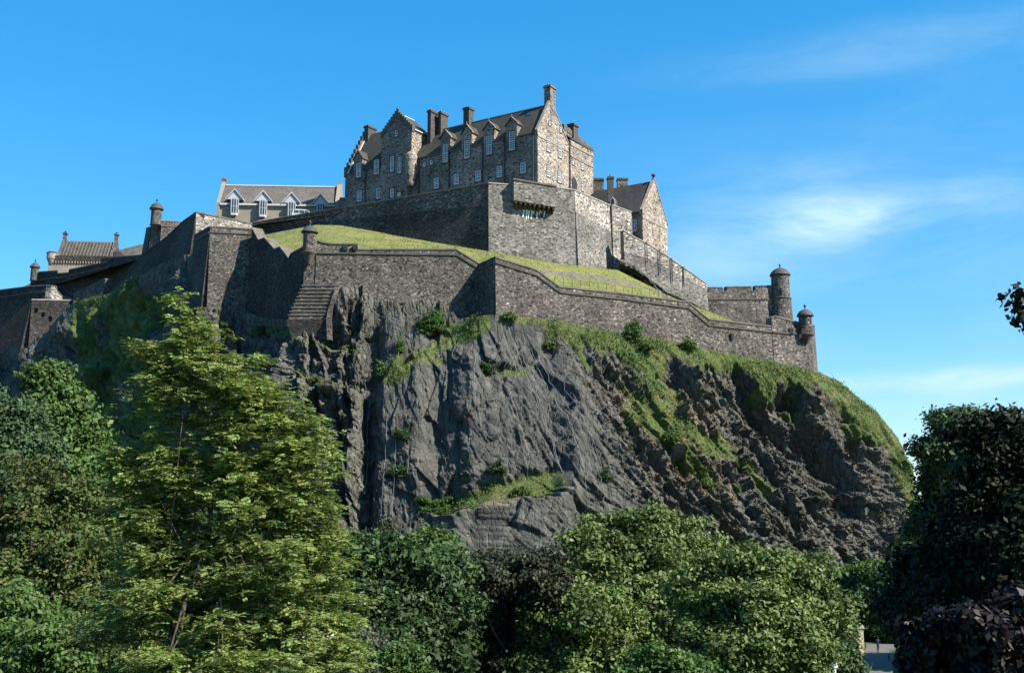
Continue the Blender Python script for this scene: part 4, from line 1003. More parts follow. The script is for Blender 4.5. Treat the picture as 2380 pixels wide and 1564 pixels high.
    # drainpipes and eaves gutter
    for px in (851, 891, 975, 1045, 1123, 1174, 1240):
        b = 0 if px not in (891,) else 0
        a, _ = on_b(px, 400, b); zt = (zE if px > 970 else zE2)-.3
        m = MB(); m.tube([FH(a, -.16, zb), FH(a, -.16, zt)], [.11, .11], 8); m.box(FH, a-.2, a+.2, -.34, -.02, zt-.1, zt+.25); m.build('drainpipe', M['iron'], r)
    edges = [.4]+[x for q in sorted(on_b(px, 340)[0] for px, _, _ in spots) for x in (q-1.16, q+1.16)]+[aBr-.1]
    for e0, e1 in zip(edges[::2], edges[1::2]):
        m = MB(); m.box(FH, e0, e1, -.24, -.003, zE-.28, zE-.06); m.build('eaves_course', M['dress_dark'], r)
    # skylights
    for px, py in ((1143, 268), (1230, 256)):
        a, z = on_b(px, py, rb-1.0); b = rb-1.0; z = zE+sl*b
        m = MB(); m.hexa([FH(a-.6, b-.3, z-.3*sl+.05), FH(a+.6, b-.3, z-.3*sl+.05), FH(a+.6, b+.3, z+.3*sl+.05), FH(a-.6, b+.3, z+.3*sl+.05)],
                         [FH(a-.6, b-.3, z-.3*sl+.2), FH(a+.6, b-.3, z-.3*sl+.2), FH(a+.6, b+.3, z+.3*sl+.2), FH(a-.6, b+.3, z+.3*sl+.2)]); m.build('skylight', M['glass'], r)
hospital()

# ================================================================ building with white dormers
def plain_frame(px, py, Y, dirx):
    o = P(px, py, Y); ex = Vector((dirx[0], dirx[1], 0)).normalized(); ey = Vector((-ex.y, ex.x, 0))
    if ey.y < 0: ey = -ey
    fr = lambda a, b, z: Vector((o.x, o.y, 0))+ex*a+ey*b+Vector((0, 0, z))
    def onb(px_, py_, b=0):
        d = ray(px_, py_); q = fr(0, b, 0); t = q.dot(ey)/d.dot(ey); p = d*t; return (p-Vector((o.x, o.y, 0))).dot(ex), p.z
    return fr, onb, o
def dormer_building():
    fr, onb, o = plain_frame(506, 480, 224, (1, .06))
    aR, _ = onb(784, 480); _, zE = onb(640, 477); zb = ZA(520, 224); D = 9
    r = thing('slate_roofed_building', 'long low building with brown slate roof and four white gabled dormers', 'building', (o.x, o.y, zb))
    _, zRg = onb(650, 434, D/2)
    m = MB(); m.box(fr, 0, aR, 0, D, zb, zE); m.build('wall', M['render'], r)
    m = MB(); m.prism_bz(fr, [(-.3, zE-.05), (D/2, zRg), (D+.3, zE), (D+.3, zE-.25), (D/2, zRg-.3), (-.3, zE-.25)], .5, aR-.5); m.build('roof', M['roofbrown'], r)
    m = MB(); m.box(fr, .5, aR-.5, D/2-.2, D/2+.2, zRg-.02, zRg+.22); m.build('ridge', M['flash'], r)
    m = MB(); m.box(fr, .5, aR-.5, -.5, -.31, zE-.25, zE+.15); m.build('fascia', M['white2'], r)
    for x0, x1 in ((-.15, .45), (aR-.5, aR+.45)):
        m = MB(); m.prism_bz(fr, [(-.35, zb), (-.35, zE+.3), (D/2-.5, zRg+.5), (D/2-.5, zRg+1.1), (D/2+.5, zRg+1.1), (D/2+.5, zRg+.5), (D+.35, zE+.3), (D+.35, zb)], x0, x1); m.build('gable_wall', M['render'], r)
    m = MB(); m.box(fr, -.3, .7, D/2-.6, D/2+.6, zRg+1.11, zRg+1.5); m.build('chimney_top', M['red'], r)
    for px, pya in ((546, 443), (612, 447), (678, 451), (745, 455)):
        a, za = onb(px, pya, -.6); _, zs = onb(px, pya+20, -.6); w = 1.55; t = .24
        m = MB(); m.prism_az(fr, [(a-w, zs), (a, za), (a+w, zs)], -.55, 2.6); m.box(fr, a-.8, a+.8, -.5, 1.5, zs-3.0, zs)
        d = m.build('dormer', M['white2'], r)
        m = MB(); m.prism_az(fr, [(a-w-.25, zs-.15), (a, za+.12), (a+w+.25, zs-.15), (a+w+.25, zs+.12), (a, za+.42), (a-w-.25, zs+.12)], -.8, 3.2); m.build('bargeboard', M['white2'], d)
        m = MB()
        poly = [(a-.78, -.5), (a-.5, -1.15), (a+.5, -1.15), (a+.78, -.5)]
        m.hexa([fr(x, y, zs-3.05) for x, y in poly], [fr(x, y, zs-.03) for x, y in poly]); m.build('bay_window', M['glass'], d)
        m = MB()
        for x, y in poly: m.box(fr, x-.07, x+.07, y-.07, y+.07, zs-3.05, zs-.02)
        m.box(fr, a-.05, a+.05, -1.24, -1.1, zs-3.05, zs-.02)
        for z in (zs-1.6, zs-.12): m.hexa([fr(x*1.0, y-.03, z-.04) for x, y in poly], [fr(x*1.0, y-.03, z+.04) for x, y in poly])
        m.hexa([fr(x, y-.08, zs-3.5) for x, y in poly], [fr(x, y-.08, zs-3.06) for x, y in poly])
        m.build('bay_frame', M['white2'], d)
    for a in np.linspace(2.2, aR-2, 8):
        if any(abs(a-onb(px, 470, -.6)[0]) < 1.6 for px in (546, 612, 678, 745)): continue
        m = MB(); m.box(fr, a-.9, a+.9, -.03, .1, zE-1.2, zE-.4); m.build('window', M['glass'], r)
    m = MB(); a0, z0 = onb(788, 463); m.box(fr, aR+.5, aR+3, 0, 4, zb, z0); m.box(fr, aR+.46, aR+3.2, -.3, 4.2, z0+.003, z0+.3); m.build('lean_to', M['render'], r)
dormer_building()

# white vehicle parked behind the bastion wall
def vehicle():
    c = P(703, 500, 206); fr = lambda a, b, z: Vector((c.x, c.y, c.z))+Vector((.985, .17, 0))*a+Vector((-.17, .985, 0))*b+Vector((0, 0, z))
    r = thing('parked_van', 'white van roof and windows showing above the shaded upper bastion wall', 'van', (c.x, c.y, c.z-1.3))
    m = MB(); m.prism_az(fr, [(-1.9, -1.1), (-1.95, .25), (-1.75, .95), (-1.2, 1.12), (.5, 1.1), (1.0, .95), (1.75, .35), (2.3, .1), (2.4, -1.1)], 0, 1.8); m.build('body', M['white2'], r)
    for x0, x1, x2, x3 in ((-1.65, -1.55, -.7, -.7), (-.6, -.6, .35, .35), (.45, .45, 1.4, .9)):
        m = MB(); m.prism_az(fr, [(x0, .35), (x1, .9), (x3, .9), (x2, .35)], -.02, .02); m.build('side_window', M['glass'], r)
    for a in (-1.2, 1.4):
        m = MB(); k = fr(a, -.02, -1.05)
        pts = [fr(a, -.05, -1.05), fr(a, .2, -1.05)]; m.tube(pts, [.33, .33], 16); m.build('wheel', M['iron'], r)
vehicle()

# ================================================================ gatehouse at the far left
def gatehouse():
    fr, onb, o = plain_frame(136, 612, 258, (1, .1))
    aR, _ = onb(258, 612); _, zw = onb(190, 610); D = 9; zb = ZA(650, 258)
    r = thing('gatehouse', 'small gatehouse with a ribbed stone tiled roof and two end chimneys', 'building', (o.x, o.y, zb))
    _, z0 = onb(190, 601, .6); _, z1 = onb(190, 562, 4.5)
    m = MB(); m.box(fr, -2.3, aR+1.5, -.0, D, zb-3, zw-.3); m.build('wall', M['dress'], r)
    m = MB(); m.box(fr, -1.6, aR+1.5, -.35, D, zw+.22, z0+.45); m.build('parapet', M['outer_dark'], r)
    n = 24
    for i in range(n):
        a = -1.2+(aR+2.4)*i/(n-1)
        m = MB(); m.box(fr, a-.14, a+.14, -.33, -.003, zw-.28, zw+.218); m.build('corbel', M['dress'], r)
    m = MB(); m.prism_bz(fr, [(.6, z0), (4.5, z1), (8.4, z0), (8.4, z0-.3), (.6, z0-.3)], .2, aR-.2); m.build('roof', M['roof2'], r)
    m = MB(); k = 15
    for i in range(k):
        a = .5+(aR-1.0)*i/(k-1); m.hexa([fr(a-.14, .5, z0), fr(a+.14, .5, z0), fr(a+.14, .5, z0+.22), fr(a-.14, .5, z0+.22)], [fr(a-.14, 4.5, z1+.02), fr(a+.14, 4.5, z1+.02), fr(a+.14, 4.5, z1+.3), fr(a-.14, 4.5, z1+.3)])
    for j in range(6):
        t = (j+.5)/6; b = .6+3.9*t; z = z0+(z1-z0)*t
        m.box(fr, .3, aR-.3, b-.1, b+.05, z-.05, z+.17)
    m.build('roof_ribs', M['coping'], r)
    for a in (-.5, aR-.5):
        m = MB(); m.prism_bz(fr, [(.3, z0-.5), (.3, z0+.4), (4.0, z1+.4), (4.0, z1+1.7), (5.0, z1+1.7), (5.0, z1+.4), (8.6, z0+.4), (8.6, z0-.5)], a-.1, a+.6); m.box(fr, a-.2, a+.85, 3.85, 5.15, z1+1.703, z1+2.0); c = m.build('chimney', M['outer'], r)
        k = MB(); k.lathe(fr(a+.3, 4.5, z1+2.0), [(.22, 0), (.2, .35), (.3, .4), (.05, .6)], 10); k.build('chimney_pot', M['chim'], c)
    p = fr(-1.7, .3, zw-.6); m = MB(); H = z0+.95-p.z; m.lathe(p, [(.5, 0), (.95, .9), (1.0, 1.2), (1.15, 1.3), (1.15, H)], 20); m.build('corner_turret', M['dress'], r)
    m = MB(); m.lathe((p.x, p.y, z0+.95), [(1.2, 0), (1.25, .15), (.8, .45), (.1, .6)], 20); m.build('turret_cap', M['lead'], r)
    m = MB(); m.prism_az(fr, [(aR+.3, z0-.3), (aR+.3, z0+2.1), (aR+1.8, z0+2.0), (aR+3.5, z0-.1), (aR+3.5, z0-.3)], 1, 7); m.build('side_roof', M['roof2'], r)
gatehouse()

# ================================================================ right-hand building behind the bastion
def right_building():
    # gable plane faces like the hospital gable; long front faces like the hospital front
    C = P(1493, 500, 199); C.z = 0
    fr = lambda a, b, z: Vector((C.x, C.y, 0))+UL*a+WD*b+Vector((0, 0, z))
    def onb(px, py, b=0):
        d = ray(px, py); q = fr(0, b, 0); t = q.dot(WD)/d.dot(WD); p = d*t; return (p-Vector((C.x, C.y, 0))).dot(UL), p.z
    def ona(px, py, a=0):
        d = ray(px, py); q = fr(a, 0, 0); t = q.dot(UL)/d.dot(UL); p = d*t; return (p-Vector((C.x, C.y, 0))).dot(WD), p.z
    zb = ZA(640, 199); _, zE = onb(1493, 489); bW, _ = ona(1551, 530); bp, zp = ona(1520, 417)
    r = thing('gabled_stone_building', 'stone building with slate roof and a ball-topped gable at the right end of the castle', 'building', (C.x, C.y, zb))
    aL = 17
    m = MB(); m.box(fr, .4, aL, 0, bW, zb, zE); m.build('wall', M['hosp'], r)
    m = MB(); m.prism_bz(fr, [(0, zb), (0, zE), (bp, zp), (bW, zE-.6), (bW, zb)], -.03, .395); m.build('gable_wall', M['gable'], r)
    m = MB(); m.prism_bz(fr, [(-.35, zE-.2), (bp, zp-.3), (bW+.3, zE-.7), (bW+.3, zE-1), (bp, zp-.6), (-.35, zE-.4)], .4, aL); m.build('roof', M['roof2'], r)
    m = MB()
    for (b0, z0), (b1, z1) in (((-.1, zE), (bp, zp)), ((bW+.1, zE-.6), (bp, zp))):
        m.hexa([fr(-.12, b0, z0), fr(.5, b0, z0), fr(.5, b0, z0+.22), fr(-.12, b0, z0+.22)], [fr(-.12, b1, z1), fr(.5, b1, z1), fr(.5, b1, z1+.22), fr(-.12, b1, z1+.22)])
    m.build('skew_coping', M['dress'], r)
    m = MB(); m.lathe(fr(.1, bp, zp+.15), [(.2, 0), (.12, .2), (.38, .5), (.38, .75), (.1, 1.0)], 12); m.build('finial', M['chim'], r)
    m = MB(); m.box(fr, .4, aL, -.25, -.003, zE-.6, zE-.25); m.build('eaves_course', M['dress_dark'], r)
    m = MB(); b, z = ona(1493, 500); _, z = ona(1493, 506); m.box(fr, -.12, -.031, 0, bW+.1, z-.1, z+.12); m.build('string_course', M['dress'], r)
    for px, py in ((1515, 530), (1533, 541)):
        b, z = ona(px, py); m = MB(); m.box(fr, -.07, -.031, b-.07, b+.07, z-1.4, z+1.4); m.build('slit_window', M['iron'], r)
    a, z = onb(1475, 524); win_b(r, fr, a, z, .9, 2.2, 0, (2, 5))
    # dormer on the slope and tall chimney
    def chim(px0, px1, pt, pb, Y, d, mat, pots):
        p0 = P(px0, pt, Y); p1 = P(px1, pt, Y); zb_ = ZA(pb, Y)
        f2 = lambda a, b, z: Vector((p0.x, p0.y, 0))+Vector((1, 0, 0))*a+Vector((0, 1, 0))*b+Vector((0, 0, z))
        chimney(r, f2, 0, p1.x-p0.x, 0, d, zb_, p0.z, pots, .12, mat)
    chim(1380, 1403, 414, 470, 212, 1.6, 'outer', 0); chim(1435, 1459, 413, 460, 212, 1.6, 'outer', 0); chim(1412, 1426, 410, 470, 203, 1.3, 'chim', 3)
    p = P(1424, 478, 200); f3 = lambda a, b, z: Vector((p.x, p.y, p.z))+UL*a+WD*b+Vector((0, 0, z))
    m = MB(); m.prism_az(f3, [(-.5, -1.5), (-.5, .9), (0, 1.55), (.5, .9), (.5, -1.5)], 0, 1.0); d = m.build('dormer', M['lead'], r)
    m = MB(); m.prism_az(f3, [(-.52, .9), (0, 1.62), (.52, .9), (.46, .82), (0, 1.45), (-.46, .82)], -.06, .02); m.box(f3, -.5, -.38, -.05, .01, -.1, .85); m.box(f3, .38, .5, -.05, .01, -.1, .85); m.build('bargeboard', M['white'], d)
    m = MB(); m.box(f3, -.38, .38, -.04, .01, 0, 1.1); m.build('dormer_pane', M['glass'], d)
right_building()

# ================================================================ railing on the lower grass strip
def railing():
    xs = np.linspace(1290, 1590, 16); pts = []
    for x in xs:
        yb = np.interp(x, [1290, 1600], [664, 701]); Y = np.interp(x, [1290, 1600], [153.5, 159.5]); pts.append(P(x, yb, Y))
    r = thing('railing_fence', 'thin iron railing fence on the grass strip above the right curtain wall', 'fence', pts[0])
    for i, p in enumerate(pts):
        m = MB(); m.tube([p-Vector((0, 0, .5)), p+Vector((0, 0, 1.15))], [.035, .035], 5); m.build('post', M['railing'], r)
    for h in (.55, 1.1):
        m = MB(); m.tube([p+Vector((0, 0, h)) for p in pts], [.018]*len(pts), 4); m.build('rail', M['railing'], r)
railing()

# wire net cables on the central rock face
def netting():
    c0 = rock_at(1150, 760)
    r = thing('rockfall_net_cables', 'pale vertical wire cables of the rockfall netting draped on the smooth grey crag', 'cables', c0)
    rng = random.Random(8)
    lines = [(1165, 750, 1215, 900), (1185, 760, 1280, 960), (1200, 800, 1300, 1120), (1225, 780, 1340, 1080), (1250, 820, 1370, 1100), (1270, 840, 1400, 1130), (1240, 900, 1310, 1140), (1300, 960, 1345, 1160),
             (1320, 920, 1420, 1140), (1180, 900, 1225, 1080), (868, 880, 850, 1150), (905, 960, 893, 1200), (925, 1000, 920, 1230), (960, 1000, 955, 1100), (1115, 820, 1135, 1000), (1330, 880, 1440, 1100), (1345, 1000, 1385, 1170), (1210, 1040, 1225, 1120)]
    for x0, y0, x1, y1 in lines:
        pts = []; k = 26
        for i in range(k+1):
            t = i/k; x = x0+(x1-x0)*t+2.5*math.sin(t*3+x0); y = y0+(y1-y0)*t
            p = rock_at(x, y); d = p.normalized(); pts.append(p-d*.45)
        for i in range(1, len(pts)-1):                      # a cable hangs taut: smooth it outwards
            pass
        dist = [p.length for p in pts]
        for _ in range(60):
            dist = [dist[0]]+[min(dist[i], (dist[i-1]+dist[i+1])/2) for i in range(1, k)]+[dist[-1]]
        pts = [p.normalized()*d for p, d in zip(pts, dist)]
        m = MB(); m.tube(pts, [.018]*len(pts), 4); m.build('cable', M['wire'], r)
netting()

# ================================================================ FOLIAGE
def unit(v): return v/(np.linalg.norm(v, axis=-1, keepdims=True)+1e-9)
def leaf_quads(c, axis, nrm, L, W):
    """diamond leaves: c centre, axis along the leaf, nrm normal"""
    side = unit(np.cross(nrm, axis)); n = len(c)
    L = np.broadcast_to(L, (n,))[:, None]; W = np.broadcast_to(W, (n,))[:, None]
    a = c-axis*L*.5; b = c+side*W*.5-axis*L*.05; t = c+axis*L*.5-nrm*L*.06; d = c-side*W*.5-axis*L*.05
    return np.stack([a, b, t, d], 1).reshape(-1, 3)
def lobes_px(lst):
    out = []
    for px, py, Y, rx, ry in lst:
        c = P(px, py, Y); k = Y/F; out.append((np.array(c), np.array([rx*k, rx*k*.9, ry*k])))
    return out
def crown_points(lobes, n, rng, inner=.35, bump=.3, sub=11):
    if sub:
        new = []
        for c, r in lobes:
            new.append((c, r*.72))
            for k in range(sub*2+2):
                d = unit(rng.normal(size=3)); d[1] = -abs(d[1])*.6 if rng.uniform() < .45 else d[1]
                new.append((c+d*r*rng.uniform(.62, 1.04), r*rng.uniform(.12, .32)*np.array([1, 1, .8])))
        lobes = new
    vol = np.array([np.prod(r)**(2/3) for c, r in lobes]); vol = vol/vol.sum()
    which = rng.choice(len(lobes), n, p=vol)
    C = np.stack([lobes[i][0] for i in which]); R = np.stack([lobes[i][1] for i in which])
    d = unit(rng.normal(size=(n, 3)))
    lump = 1+bump*(vnoise(d[:, 0]*3+which*7.3+10, d[:, 2]*3+d[:, 1]*2.1+20, 5)*2-1)
    rad = (inner+(1-inner)*rng.uniform(0, 1, n)**.55)*lump
    return C+d*R*rad[:, None], d, which
def tree(name, label, cat, lobes, mat, nclu, per, leaf, clu_r, seed=1, ratio=.55, trunk=True, trunk_r=None, base=None, bark='bark', group=None, frond=False, limbs=14, inner=.35, bump=.3, flat=.55, droop=.2, twigs=0, sub=11):
    rng = np.random.default_rng(seed); lb = lobes_px(lobes)
    cen = np.mean([c for c, r in lb], axis=0)
    gz = GZ if cen[1] > 42 else float(GZ+(-1.65-GZ)*(1-sstep(5, 42, np.array(cen[1]))))
    b = Vector(base) if base else Vector((cen[0], cen[1], gz))
    r = thing(name, label, cat, b, group)
    if sub and not frond: nclu = int(nclu*1.35); clu_r = clu_r*.6
    cc, dd, wh = crown_points(lb, nclu, rng, inner, bump, sub)
    n = nclu*per
    C = np.repeat(cc, per, 0); D = np.repeat(dd, per, 0)
    g = rng.normal(size=(n, 3))*clu_r; g[:, 2] *= flat
    pos = C+g
    if frond:
        th = rng.uniform(0, 2*np.pi, n)
        ax = np.stack([np.cos(th), np.sin(th), rng.uniform(-.18, .25, n)], -1); ax = unit(ax+.6*unit(g)*np.array([1, 1, .2]))
        up = unit(np.array([0, 0, 1.0])+.45*rng.normal(size=(n, 3))); up = unit(up-ax*(up*ax).sum(1, keepdims=True))
        side = np.cross(up, ax); vs = []
        fl = leaf*rng.uniform(.75, 1.25, n)
        k = 6
        for i in range(k):
            t = (i+.6)/k
            for s in (-1, 1):
                c = pos+ax*(fl*t)[:, None]+side*(s*fl*.2)[:, None]-np.array([0, 0, 1])*(fl*.16*t*t)[:, None]
                la = unit(side*s+ax*.55-np.array([0, 0, .12])); ln = unit(up+.35*rng.normal(size=(n, 3)))
                vs.append(leaf_quads(c, la, ln, fl*.46*(1.05-.35*t), fl*.17))
        V = np.concatenate(vs)
        V = np.stack([v.reshape(n, 4, 3) for v in vs], 1).reshape(-1, 3)
    else:
        nr = unit(.5*D+.45*unit(g)+np.array([0, 0, .55])+.55*rng.normal(size=(n, 3)))
        th = rng.normal(size=(n, 3)); th[:, 2] -= droop*3; ax = unit(th-nr*(th*nr).sum(1, keepdims=True))
        ls = leaf*rng.uniform(.45, 1.45, n)*np.repeat(rng.uniform(.8, 1.2, nclu), per)
        V = leaf_quads(pos, ax, nr, ls, ls*ratio)
    q = np.arange(len(V)).reshape(-1, 4)
    np_mesh('crown', V, q, mat, r)
    if trunk:
        m = MB(); top = Vector(cen); H = (top-b).length; tr = trunk_r or max(.08, H*.028)
        rr = random.Random(seed); k = 7; tp = []
        for i in range(k):
            t = i/(k-1); p = b.lerp(top, t)+Vector((rr.uniform(-1, 1), rr.uniform(-1, 1), 0))*H*.012*(0 < i)
            tp.append(p)
        tp[0] = b-Vector((0, 0, .5))
        m.tube(tp, [tr*(1-.65*i/(k-1)) for i in range(k)], 9)
        for i in range(limbs):
            e = Vector(cc[rr.randrange(len(cc))]); s = b.lerp(top, rr.uniform(.35, .98)); mid = s.lerp(e, .5)+Vector((rr.uniform(-1, 1), rr.uniform(-1, 1), rr.uniform(-.6, .3)))*(e-s).length*.10
            m.tube([s, mid, e], [tr*.32, tr*.2, tr*.05], 5)
        m.build('trunk', M[bark], r, smooth=True)
        if twigs:
            for i in range(twigs):
                m = MB(); e = Vector(cc[rr.randrange(len(cc))]); s = e.lerp(top, .35)-Vector((0, 0, .3)); mid = s.lerp(e, .5)+Vector((rr.uniform(-1, 1), rr.uniform(-1, 1), rr.uniform(-1, .2)))*.12
                m.tube([s, mid, e], [.028, .016, .006], 4)
                m.build('twig', M['barkpale'], r)
    return r

YR = 25.0
tree('rowan_tree', 'large yellow-green rowan with feathery leaves filling the left foreground', 'tree',
     [(480, 880, YR, 150, 70), (380, 930, YR, 90, 80), (560, 930, YR, 120, 80), (650, 970, YR, 90, 75), (700, 1040, YR, 80, 80), (600, 1060, YR, 150, 110), (430, 1060, YR+.4, 150, 120), (320, 1110, YR+.4, 80, 90), (560, 1180, YR+.5, 200, 140), (715, 1160, YR, 85, 120), (350, 1240, YR+.4, 110, 110), (620, 1320, YR, 210, 140),
      (420, 1320, YR+.8, 190, 150), (740, 1330, YR, 85, 110), (690, 1460, YR, 160, 130), (400, 1460, YR, 220, 150), (560, 1520, YR-.6, 230, 100), (450, 810, YR, 75, 40), (395, 850, YR, 60, 40), (430, 735, YR, 30, 45), (405, 690, YR, 22, 18), (470, 770, YR, 40, 30), (340, 810, YR, 45, 18)],
     LM['rowan'], 4600, 7, .19, .12, seed=11, frond=True, bark='bark', inner=.25, bump=.35, flat=.4, limbs=26, trunk_r=.12, twigs=90)
tree('broadleaf_tree', 'mid green tree with orange tinged top leaves at the far left edge', 'tree',
     [(60, 1170, 40, 130, 110), (160, 1200, 41, 110, 110), (60, 1330, 39, 170, 150), (220, 1370, 40, 150, 160), (30, 1480, 39, 200, 150), (220, 1510, 38, 170, 130), (250, 1240, 42, 80, 90)],
     LM['orange'], 2600, 24, .16, .32, seed=12, inner=.4, limbs=30)
tree('shrub_tree', 'leafy green tree at the bottom left corner below the orange tinged one', 'tree',
     [(40, 1440, 33, 110, 90), (120, 1520, 32, 140, 90), (10, 1540, 33, 120, 90)], LM['mid'], 900, 24, .14, .26, seed=13, limbs=12)
tree('columnar_tree', 'dense upright dark green tree standing against the shaded slope on the left', 'tree',
     [(120, 890, 82, 52, 50), (135, 950, 82, 70, 60), (160, 1020, 82, 75, 70), (180, 1080, 82, 70, 60)], LM['mid'], 900, 30, .38, .75, seed=14, inner=.55, bump=.25)
tree('broadleaf_tree', 'blue-green tree at the left edge below the shaded castle slope', 'tree',
     [(30, 1000, 78, 85, 70), (-30, 960, 78, 60, 60), (70, 1060, 77, 80, 60), (0, 1100, 76, 90, 80)], LM['blue'], 900, 30, .3, .7, seed=15, inner=.5)
tree('broadleaf_tree', 'dark green tree between the rowan and the copper tree', 'tree',
     [(890, 1300, 50, 75, 60), (960, 1330, 50, 100, 80), (1040, 1320, 51, 70, 65), (930, 1430, 49, 120, 120), (1040, 1430, 50, 70, 100), (860, 1420, 49, 80, 110), (960, 1530, 48, 110, 80)],
     LM['dark'], 1700, 26, .25, .45, seed=16, inner=.35, bump=.4, limbs=24)
tree('copper_tree', 'dark brownish green copper tree in the middle of the foreground', 'tree',
     [(1120, 1335, 53, 80, 60), (1220, 1320, 54, 100, 60), (1290, 1380, 53, 60, 80), (1130, 1430, 55, 100, 90), (1240, 1440, 56, 110, 100), (1140, 1530, 55, 110, 80), (1260, 1540, 55, 110, 70)],
     LM['copper'], 1700, 26, .20, .42, seed=17, inner=.4, bump=.3)
tree('broadleaf_tree', 'wide pale green tree rising against the foot of the grey crag', 'tree',
     [(1400, 1270, 58, 110, 80), (1500, 1255, 58, 120, 75), (1330, 1330, 57, 110, 90), (1440, 1350, 56, 150, 100), (1600, 1290, 58, 90, 70), (1380, 1450, 54, 170, 110), (1530, 1430, 55, 150, 120), (1330, 1540, 53, 150, 70)],
     LM['lime'], 2600, 26, .22, .45, seed=18, inner=.4, bump=.35, limbs=30)
tree('broadleaf_tree', 'rounded sunlit pale green tree right of centre in the foreground', 'tree',
     [(1740, 1330, 43, 110, 75), (1830, 1360, 43, 110, 85), (1660, 1390, 43, 110, 90), (1780, 1440, 42, 150, 110), (1900, 1430, 43, 75, 90), (1680, 1510, 42, 150, 80), (1850, 1530, 42, 110, 80)],
     LM['lime'], 2600, 26, .17, .34, seed=19, inner=.4, bump=.35, limbs=30)
tree('leafy_bush', 'bright green bush at the bottom edge in front of the pale green trees', 'bush', [(1540, 1545, 30, 70, 50), (1600, 1570, 30, 70, 45), (1480, 1580, 30, 50, 40)], LM['bright'], 350, 24, .12, .2, seed=20, limbs=6)
tree('leafy_bush', 'grey-green bush at the bottom right of the rowan', 'bush', [(840, 1500, 40, 50, 60), (830, 1570, 40, 65, 60)], LM['grey'], 450, 26, .12, .26, seed=21, limbs=6)
tree('leafy_bush', 'small yellow-green bush at the bottom edge under the dark green tree', 'bush', [(930, 1530, 38, 42, 35), (960, 1570, 38, 50, 35)], LM['bright'], 180, 24, .13, .22, seed=22, limbs=5)
# right side
tree('dark_green_tree', 'very dark green tree filling the right foreground against the sky', 'tree',
     [(2345, 1020, 17, 65, 60), (2410, 1060, 17, 100, 120), (2250, 1010, 17, 34, 22), (2290, 990, 17, 40, 30), (2325, 1130, 17, 75, 80), (2270, 1180, 17, 60, 60), (2205, 1275, 17.5, 65, 60), (2290, 1250, 17, 110, 100), (2380, 1280, 16.5, 150, 160), (2130, 1320, 18, 50, 45), (2140, 1390, 18, 80, 60), (2240, 1390, 17, 120, 90), (2120, 1450, 18, 50, 45)],
     LM['beech'], 3000, 26, .095, .22, seed=23, inner=.3, bump=.5, limbs=30, trunk_r=.2, base=(8.8, 17.5, -5.5))
tree('copper_beech', 'reddish black copper tree with glinting leaves in the bottom right corner', 'tree',
     [(2300, 1480, 15, 110, 80), (2390, 1440, 15, 90, 110), (2200, 1500, 15.5, 90, 80), (2340, 1560, 15, 130, 80), (2165, 1540, 16, 55, 60)],
     LM['purple'], 1300, 24, .12, .16, seed=33, inner=.35, bump=.35, limbs=14, trunk_r=.12, base=(6.9, 15, -5))
tree('overhanging_branch', 'dark leafy branch tip reaching in at the right edge against the sky', 'branch',
     [(2375, 695, 14, 42, 22), (2420, 720, 14, 60, 50), (2390, 745, 14, 16, 18)], LM['beech'], 46, 14, .11, .08, seed=24, sub=0, limbs=10, trunk_r=.05, base=(8.5, 15, -1), bump=.2)
tree('broadleaf_tree', 'grey-green tree showing above the dark foreground tree on the right skyline', 'tree',
     [(2205, 985, 112, 38, 26), (2255, 980, 112, 40, 24), (2165, 1040, 112, 32, 24), (2225, 1045, 112, 65, 42)], LM['blue'], 700, 26, .5, 1.1, seed=25, inner=.45, bump=.4)
tree('broadleaf_tree', 'green tree beside the right foot of the crag', 'tree',
     [(2175, 1110, 118, 34, 45), (2195, 1190, 118, 60, 70), (2145, 1240, 118, 34, 45), (2240, 1150, 118, 60, 75)], LM['dark'], 800, 26, .5, 1.1, seed=26, inner=.45)
tree('broadleaf_tree', 'dark tree over the park path on the right', 'tree',
     [(2090, 1380, 96, 70, 60), (2160, 1350, 96, 80, 80), (2130, 1430, 96, 70, 60)], LM['dark'], 700, 26, .4, .9, seed=27, inner=.45, base=(48, 98, GZ))
tree('shrub', 'olive green shrub at the foot of the crag above the gate pier', 'bush', [(2010, 1335, 146, 55, 36), (2050, 1370, 145, 45, 32), (1985, 1390, 144, 45, 30)], LM['mid'], 400, 26, .45, .9, seed=28, inner=.4, base=(45.5, 147, -8.5), limbs=6)
tree('shrub', 'dark shrub left of the gate pier', 'bush', [(1950, 1400, 118, 36, 60), (1953, 1465, 118, 32, 55), (1950, 1520, 118, 38, 50)], LM['dark'], 400, 26, .4, .8, seed=29, inner=.4)
for i, (px, py, Y, rr, lab) in enumerate(((2422, 1250, 117, 150, 'tall tree behind the dark foreground tree shading the park path'), (2540, 1280, 123, 150, 'farther tree behind the dark foreground tree beyond the path'), (2560, 1290, 93, 170, 'nearest green tree behind the dark foreground tree'), (2377, 1262, 123.5, 88, 'small tree right of the gate pier behind the dark foreground tree'))):
    tree('broadleaf_tree', lab, 'tree', [(px, py, Y, rr, rr*.75), (px-rr*.5, py+rr*.6, Y, rr*.7, rr*.6)], LM['dark'], 900, 26, .5, 1.2, seed=60+i, inner=.4, limbs=8, group='trees shading the park path')
tree('shrub', 'dark undergrowth at the left edge of the shaded path', 'bush', [(1965, 1555, 80, 27, 55), (1950, 1500, 84, 28, 60)], LM['dark'], 350, 26, .3, .6, seed=64, inner=.4, limbs=6)
tree('shrub', 'dark shrubs closing the view behind the person on the path', 'bush', [(2040, 1455, 148, 50, 40), (2000, 1440, 149, 30, 40), (2080, 1480, 146, 40, 40)], LM['dark'], 450, 26, .4, .8, seed=65, inner=.4, limbs=6, sub=3)
